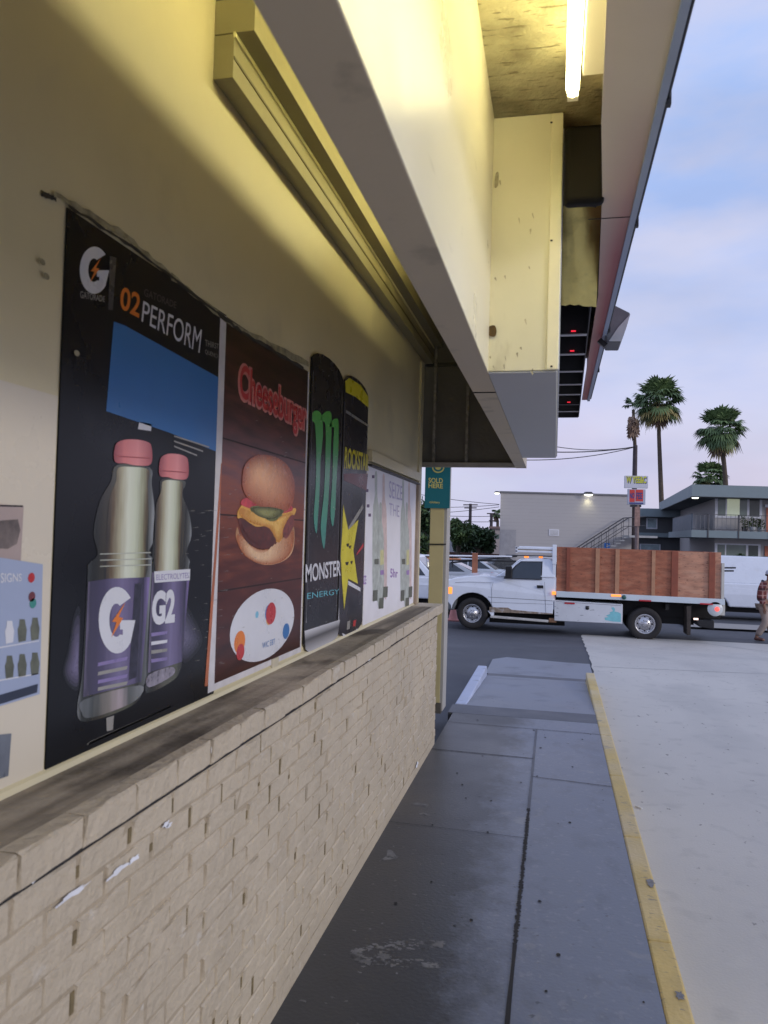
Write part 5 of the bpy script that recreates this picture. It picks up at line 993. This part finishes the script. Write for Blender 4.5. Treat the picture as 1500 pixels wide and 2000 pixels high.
b = B(); q0 = far(800, 1083, 52); q1 = far(985, 1086, 52); b.hull8([(q0.x-12, q0.y, -1.1), (q1.x, q1.y, -1.1), (q1.x, q1.y+.2, -1.1), (q0.x-12, q0.y+.2, -1.1)], [(q0.x-12, q0.y, q0.z+.5), (q1.x, q1.y, q1.z+.1), (q1.x, q1.y+.2, q1.z+.1), (q0.x-12, q0.y+.2, q0.z+.5)], mat('fence_brown', (.12, .06, .045), .8, .3, 3)); tag(b.build('fence'), 'low red brown fence under the trees left of the grey building', 'fence')
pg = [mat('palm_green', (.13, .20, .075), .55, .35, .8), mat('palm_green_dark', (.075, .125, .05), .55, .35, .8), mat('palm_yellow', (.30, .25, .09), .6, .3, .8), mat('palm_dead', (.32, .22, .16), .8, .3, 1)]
def frond(b, c, dirv, ln, fr_, m, n=15, droop=.35):
    d = dirv.normalized(); tip = c+d*ln*.52+Vector((0, 0, -droop*ln*.12)); b.tube([c, tip], [.025, .015], m, 4, False)
    sd = d.cross(Vector((0, 0, 1))); sd = sd.normalized() if sd.length > .1 else Vector((1, 0, 0)); up = sd.cross(d).normalized()
    for k in range(n):
        a = (k/(n-1)-.5)*2*1.45; v = (d*math.cos(a)+sd*math.sin(a)).normalized(); L_ = ln*.52*(.75+.25*math.cos(a))*random.uniform(.85, 1.1)
        mid = tip+v*L_*.6+up*.05; end = tip+v*L_+Vector((0, 0, -droop*L_*random.uniform(.4, 1.1))); w_ = v.cross(up).normalized()*.075*fr_
        b.add([tip, mid+w_, end, mid-w_], [(0, 1, 2, 3)], m)
def palm(px, py, d, r, lb, trunk_pts, nf=46, skirt=16, core=0.0):
    c = far(px, py, d); o = thing('palm_tree', lb, 'palm tree', (c.x, c.y, gz(c.y)), 'tall fan palms'); b = B(); tp = [far(x, y, d) for x, y in trunk_pts]
    last = tp[-1]; base = Vector((last.x, last.y, -1)); b.tube([c]+tp+[base], [.14]+[.17+.03*i for i in range(len(tp))]+[.32], bark, 10); b.build('trunk', o)
    b = B()
    for k in range(nf):
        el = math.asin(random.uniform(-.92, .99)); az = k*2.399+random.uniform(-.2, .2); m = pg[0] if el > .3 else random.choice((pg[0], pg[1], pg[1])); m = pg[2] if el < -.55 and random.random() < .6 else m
        frond(b, c, Vector((math.cos(az)*math.cos(el), math.sin(az)*math.cos(el), math.sin(el))), r*random.uniform(.9, 1.12), 1.5, m, droop=.45 if el < .6 else .2)
    b.build('crown', o); b = B()
    for k in range(skirt):
        az = k*2.399; el = random.uniform(-1.5, -1.15); frond(b, c-Vector((0, 0, .2)), Vector((math.cos(az)*math.cos(el), math.sin(az)*math.cos(el), math.sin(el))), r*random.uniform(.7, .98), 1.4, pg[3], 9, .2)
    b.build('dead_fronds', o)
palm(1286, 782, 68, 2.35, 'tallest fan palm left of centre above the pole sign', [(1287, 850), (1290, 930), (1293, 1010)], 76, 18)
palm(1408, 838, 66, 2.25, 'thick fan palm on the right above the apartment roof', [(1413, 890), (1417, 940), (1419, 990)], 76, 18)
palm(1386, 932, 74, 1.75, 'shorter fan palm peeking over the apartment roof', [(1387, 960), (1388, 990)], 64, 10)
palm(970, 1004, 90, .8, 'tiny distant palm head beside the grey building corner', [(972, 1020), (972, 1040)], 22, 4)
c = far(1237, 800, 74); o = thing('palm_tree', 'slim palm behind the tallest one with only a hanging brown skirt showing', 'palm tree', (c.x, c.y, -1), 'tall fan palms'); b = B(); b.tube([c, far(1240, 870, 74), Vector((c.x+.2, c.y, -1))], [.14, .17, .28], bark, 8); b.build('trunk', o); b = B()
for k in range(26):
    az = k*2.399; el = random.uniform(-1.5, -1.25); frond(b, far(1237, 806, 74)-Vector((0, 0, random.uniform(-.4, 1.2))), Vector((math.cos(az)*math.cos(el), math.sin(az)*math.cos(el), math.sin(el))), 1.5, 1.4, pg[3], 7, .1)
b.build('dead_fronds', o)
b = B()
for k in range(14):
    az = k*2.399; el = random.uniform(-.1, 1.2); frond(b, far(1240, 792, 74), Vector((math.cos(az)*math.cos(el), math.sin(az)*math.cos(el), math.sin(el))), 1.3, 1.4, pg[1], 11, .4)
b.build('crown', o)
# shrub in front of the lower window
o = thing('shrub', 'feathery green shrub under the lower apartment window behind the van', 'shrub', (far(1460, 1120, 40).x, far(1460, 1120, 40).y, -.8)); b = B()
for k in range(60):
    c = far(random.uniform(1425, 1510), random.uniform(1092, 1112), 40); a = random.uniform(0, 6.28); el = random.uniform(.0, .9); frond(b, c-Vector((0, 0, .2)), Vector((math.cos(a), math.sin(a), el)), random.uniform(.5, 1.0), 1.0, random.choice((lf[1], lf[2], lf[0])), 9)
b.build('leaves', o); b = B(); b.tube([o.location, o.location+Vector((0, 0, 1.6))], .08, bark, 6); b.build('stem', o)

# ------------------------------------------------------------------ walking man
def skinned(name, nodes, edges, m, parent, lvl=2):
    me = bpy.data.meshes.new(name); off = wl[parent]; me.from_pydata([Vector(n[0])-off for n in nodes], edges, []); o = bpy.data.objects.new(name, me); COL.objects.link(o); o.parent = parent; me.materials.append(m)
    md = o.modifiers.new('skin', 'SKIN'); md.use_smooth_shade = True
    sv = me.skin_vertices[0].data if me.skin_vertices else None
    if sv is None:
        bm = bmesh.new(); bm.from_mesh(me); bm.verts.layers.skin.verify(); bm.to_mesh(me); bm.free(); sv = me.skin_vertices[0].data
    for i, n in enumerate(nodes): r = n[1]; sv[i].radius = r if isinstance(r, tuple) else (r, r); sv[i].use_root = (i == 0)
    sb = o.modifiers.new('sub', 'SUBSURF'); sb.levels = lvl; sb.render_levels = lvl; wl[o] = off; return o
mp_ = Vector((4.98, 20.3, gz(20.3)))
man = thing('person', 'man in red plaid jacket, white shirt and pale cap walking past the white van', 'person', mp_)
fd = Vector((.92, -.39, 0)).normalized(); sdv = Vector((fd.y, -fd.x, 0))   # facing, his right side
def mp(f, s, z): return mp_+fd*f+sdv*s+Vector((0, 0, z))
skin = mat('skin_tone', (.26, .13, .08), .55, .1, 8); plaid = mat('plaid_cloth', (.16, .035, .035), .85, .2, 10)
def pl_(t, tc, c):
    N = t.nodes.new; L = t.links.new; cur = c
    for ax, sc, col in ((2, 52, (.42, .26, .24)), (0, 52, (.40, .24, .22)), (2, 26, (.03, .012, .02))):
        s = N('ShaderNodeSeparateXYZ'); L(tc.outputs['Object'], s.inputs[0]); a = N('ShaderNodeMath'); a.operation = 'MULTIPLY'; a.inputs[1].default_value = sc; L(s.outputs[ax], a.inputs[0])
        q = N('ShaderNodeMath'); q.operation = 'SINE'; L(a.outputs[0], q.inputs[0]); r = N('ShaderNodeMapRange'); r.inputs[1].default_value = .55; r.inputs[2].default_value = .9; r.inputs[4].default_value = .75; L(q.outputs[0], r.inputs[0])
        x = N('ShaderNodeMix'); x.data_type = 'RGBA'; L(r.outputs[0], x.inputs[0]); L(cur, x.inputs[6]); x.inputs[7].default_value = (*col, 1); cur = x.outputs[2]
    return cur
recolour(plaid, pl_)
khaki = mat('khaki_cloth', (.36, .29, .25), .85, .1, 8); hairm = mat('dark_hair', (.02, .015, .012), .8); capm = mat('pale_cap', (.42, .46, .52), .7, .05); shirt = mat('white_shirt', (.66, .68, .76), .8, .05); shoe_m = mat('brown_shoe', (.10, .04, .03), .6, .2, 10); collar = mat('navy_collar', (.02, .025, .05), .8)
# body: one continuous figure, pelvis root
hipL, hipR = mp(0, -.09, .88), mp(0, .09, .88)
nodes = [(mp(0, 0, .93), (.14, .11)), (mp(.02, 0, 1.10), (.14, .10)), (mp(.05, 0, 1.28), (.16, .11)), (mp(.06, 0, 1.39), (.12, .09)), (mp(.10, 0, 1.46), .052), (mp(.13, 0, 1.53), .07), (mp(.15, 0, 1.60), (.085, .10)), (mp(.14, 0, 1.68), .06),
         (hipR, .085), (mp(.08, .10, .48), .058), (mp(-.14, .10, .11), .04), (mp(-.08, .10, .05), .04), (mp(.06, .10, .035), .035),
         (hipL, .085), (mp(.10, -.10, .47), .058), (mp(.20, -.10, .09), .04), (mp(.26, -.10, .05), .04), (mp(.36, -.10, .035), .03),
         (mp(.05, .17, 1.36), .06), (mp(.0, .24, 1.10), .045), (mp(.06, .25, .86), .035), (mp(.05, -.17, 1.36), .06), (mp(.06, -.24, 1.10), .045), (mp(.2, -.23, .90), .035)]
edges = [(0, 1), (1, 2), (2, 3), (3, 4), (4, 5), (5, 6), (6, 7), (0, 8), (8, 9), (9, 10), (10, 11), (11, 12), (0, 13), (13, 14), (14, 15), (15, 16), (16, 17), (3, 18), (18, 19), (19, 20), (3, 21), (21, 22), (22, 23)]
def addhand(wi, f, s, z):      # palm, four fingers and a thumb grown from the wrist node
    i = len(nodes); nodes.append((mp(f, s, z-.05), (.032, .018))); edges.append((wi, i)); k0 = i
    for k, (df, ln) in enumerate(((-.027, .062), (-.009, .075), (.010, .07), (.028, .055))):
        j = len(nodes); nodes.append((mp(f+df, s, z-.095), .009)); nodes.append((mp(f+df+.01, s-.01 if s > 0 else s+.01, z-.095-ln), .007)); edges.extend([(k0, j), (j, j+1)])
    j = len(nodes); nodes.append((mp(f+.045, s, z-.06), .010)); nodes.append((mp(f+.062, s, z-.105), .008)); edges.extend([(k0, j), (j, j+1)])
addhand(20, .065, .25, .84); addhand(23, .21, -.23, .88)
body_ = skinned('body', nodes, edges, skin, man)
b = B()
fc = mp(.15, 0, 1.585)
b.tube([fc+fd*.085+Vector((0, 0, .0)), fc+fd*.115-Vector((0, 0, .025))], [.010, .016], skin, 8)
for s in (-1, 1): b.lathe(fc+fd*.085+sdv*s*.032+Vector((0, 0, .015)), fd, [(.012, 0), (.006, .006), (0, .007)], hairm, 8)
b.bar(fc+fd*.09+sdv*.025-Vector((0, 0, .055)), fc+fd*.09-sdv*.025-Vector((0, 0, .055)), .01, .008, mat('lips', (.2, .07, .06), .5)); b.build('face', man)
skinned('trousers', [(mp(0, 0, .95), (.165, .13)), (mp(0, .09, .84), .115), (mp(.08, .10, .48), .09), (mp(-.12, .10, .12), .075), (mp(0, -.09, .84), .115), (mp(.10, -.10, .47), .09), (mp(.19, -.10, .12), .075)], [(0, 1), (1, 2), (2, 3), (0, 4), (4, 5), (5, 6)], khaki, man)
skinned('jacket', [(mp(-.03, 0, .92), (.20, .15)), (mp(-.02, 0, 1.12), (.19, .14)), (mp(.0, 0, 1.30), (.19, .13)), (mp(.04, 0, 1.42), (.11, .09)), (mp(.03, .19, 1.36), .09), (mp(-.03, .26, 1.10), .08), (mp(.05, .26, .90), .066), (mp(.03, -.19, 1.36), .09), (mp(.04, -.26, 1.10), .08), (mp(.17, -.24, .94), .066)], [(0, 1), (1, 2), (2, 3), (2, 4), (4, 5), (5, 6), (2, 7), (7, 8), (8, 9)], plaid, man)
skinned('shirt', [(mp(.07, 0, .96), (.12, .12)), (mp(.08, 0, 1.14), (.12, .115)), (mp(.10, 0, 1.30), (.11, .10)), (mp(.11, 0, 1.40), (.07, .06))], [(0, 1), (1, 2), (2, 3)], shirt, man)
skinned('collar', [(mp(.0, -.10, 1.42), .035), (mp(-.035, 0, 1.46), .04), (mp(.0, .10, 1.42), .035), (mp(.10, .09, 1.36), .025)], [(0, 1), (1, 2), (2, 3)], collar, man, 1)
skinned('hair', [(mp(.08, 0, 1.57), (.06, .07)), (mp(.09, 0, 1.63), .085)], [(0, 1)], hairm, man)
b = B(); b.lathe(mp(.14, 0, 1.625), (0, 0, 1), [(.105, 0), (.108, .03), (.095, .075), (.06, .105), (0, .115)], capm, 20); c = mp(.24, 0, 1.635); b.hull8([c-sdv*.075-fd*.03-Vector((0, 0, .008)), c+sdv*.075-fd*.03-Vector((0, 0, .008)), c+sdv*.05+fd*.07-Vector((0, 0, .02)), c-sdv*.05+fd*.07-Vector((0, 0, .02))], [c-sdv*.075-fd*.03, c+sdv*.075-fd*.03, c+sdv*.05+fd*.07-Vector((0, 0, .012)), c-sdv*.05+fd*.07-Vector((0, 0, .012))], capm); b.build('cap', man)
for (f0, s) in ((-.12, .10), (.24, -.10)): skinned('shoe', [(mp(f0-.07, s, .05), .05), (mp(f0+.02, s, .055), .05), (mp(f0+.15, s, .04), .042)], [(0, 1), (1, 2)], shoe_m, man)
# litter and the shoe tip at the bottom edge
p = at(1096, 1992, 2, .08)
sh = thing('shoe', 'beige rounded shoe on the walkway at the bottom edge', 'shoe', (p.x, p.y-.2, 0))
b = B(); n = 14; sm_ = mat('beige_suede', (.42, .40, .33), .8, .1, 12, .2, 60)
prof = [(-.14, .032, .085), (-.10, .038, .095), (-.04, .038, .085), (.02, .042, .075), (.08, .047, .060), (.12, .042, .048), (.145, .028, .036), (.155, .01, .025)]
vs = []
for (yy, hw, ht) in prof:
    for k in range(n): a = 2*math.pi*k/n; vs.append((p.x+hw*math.cos(a), p.y-.12+yy, .012+ht*(.5+.5*math.sin(a))))
b.add(vs, [(i*n+k, i*n+(k+1) % n, (i+1)*n+(k+1) % n, (i+1)*n+k) for i in range(len(prof)-1) for k in range(n)]+[list(range(n)), list(range(len(vs)-n, len(vs)))], sm_, True); b.build('upper', sh)
b = B(); out_ = [(p.x+hw*1.08, p.y-.12+yy) for yy, hw, _ in prof]+[(p.x-hw*1.08, p.y-.12+yy) for yy, hw, _ in reversed(prof)]; b.hull8([(x, y, 0.001) for x, y in out_], [(x, y, .022) for x, y in out_], mat('sole', (.5, .48, .42), .7)); b.build('sole', sh)
b = B(); q = at(1247, 1577, 2, -.14); b.tube([(q.x-.02, q.y+.02, -.138), (q.x+.02, q.y-.02, -.138)], .006, wht, 8); tag(b.build('cigarette_end'), 'tiny white cigarette end beside the yellow kerb', 'litter')
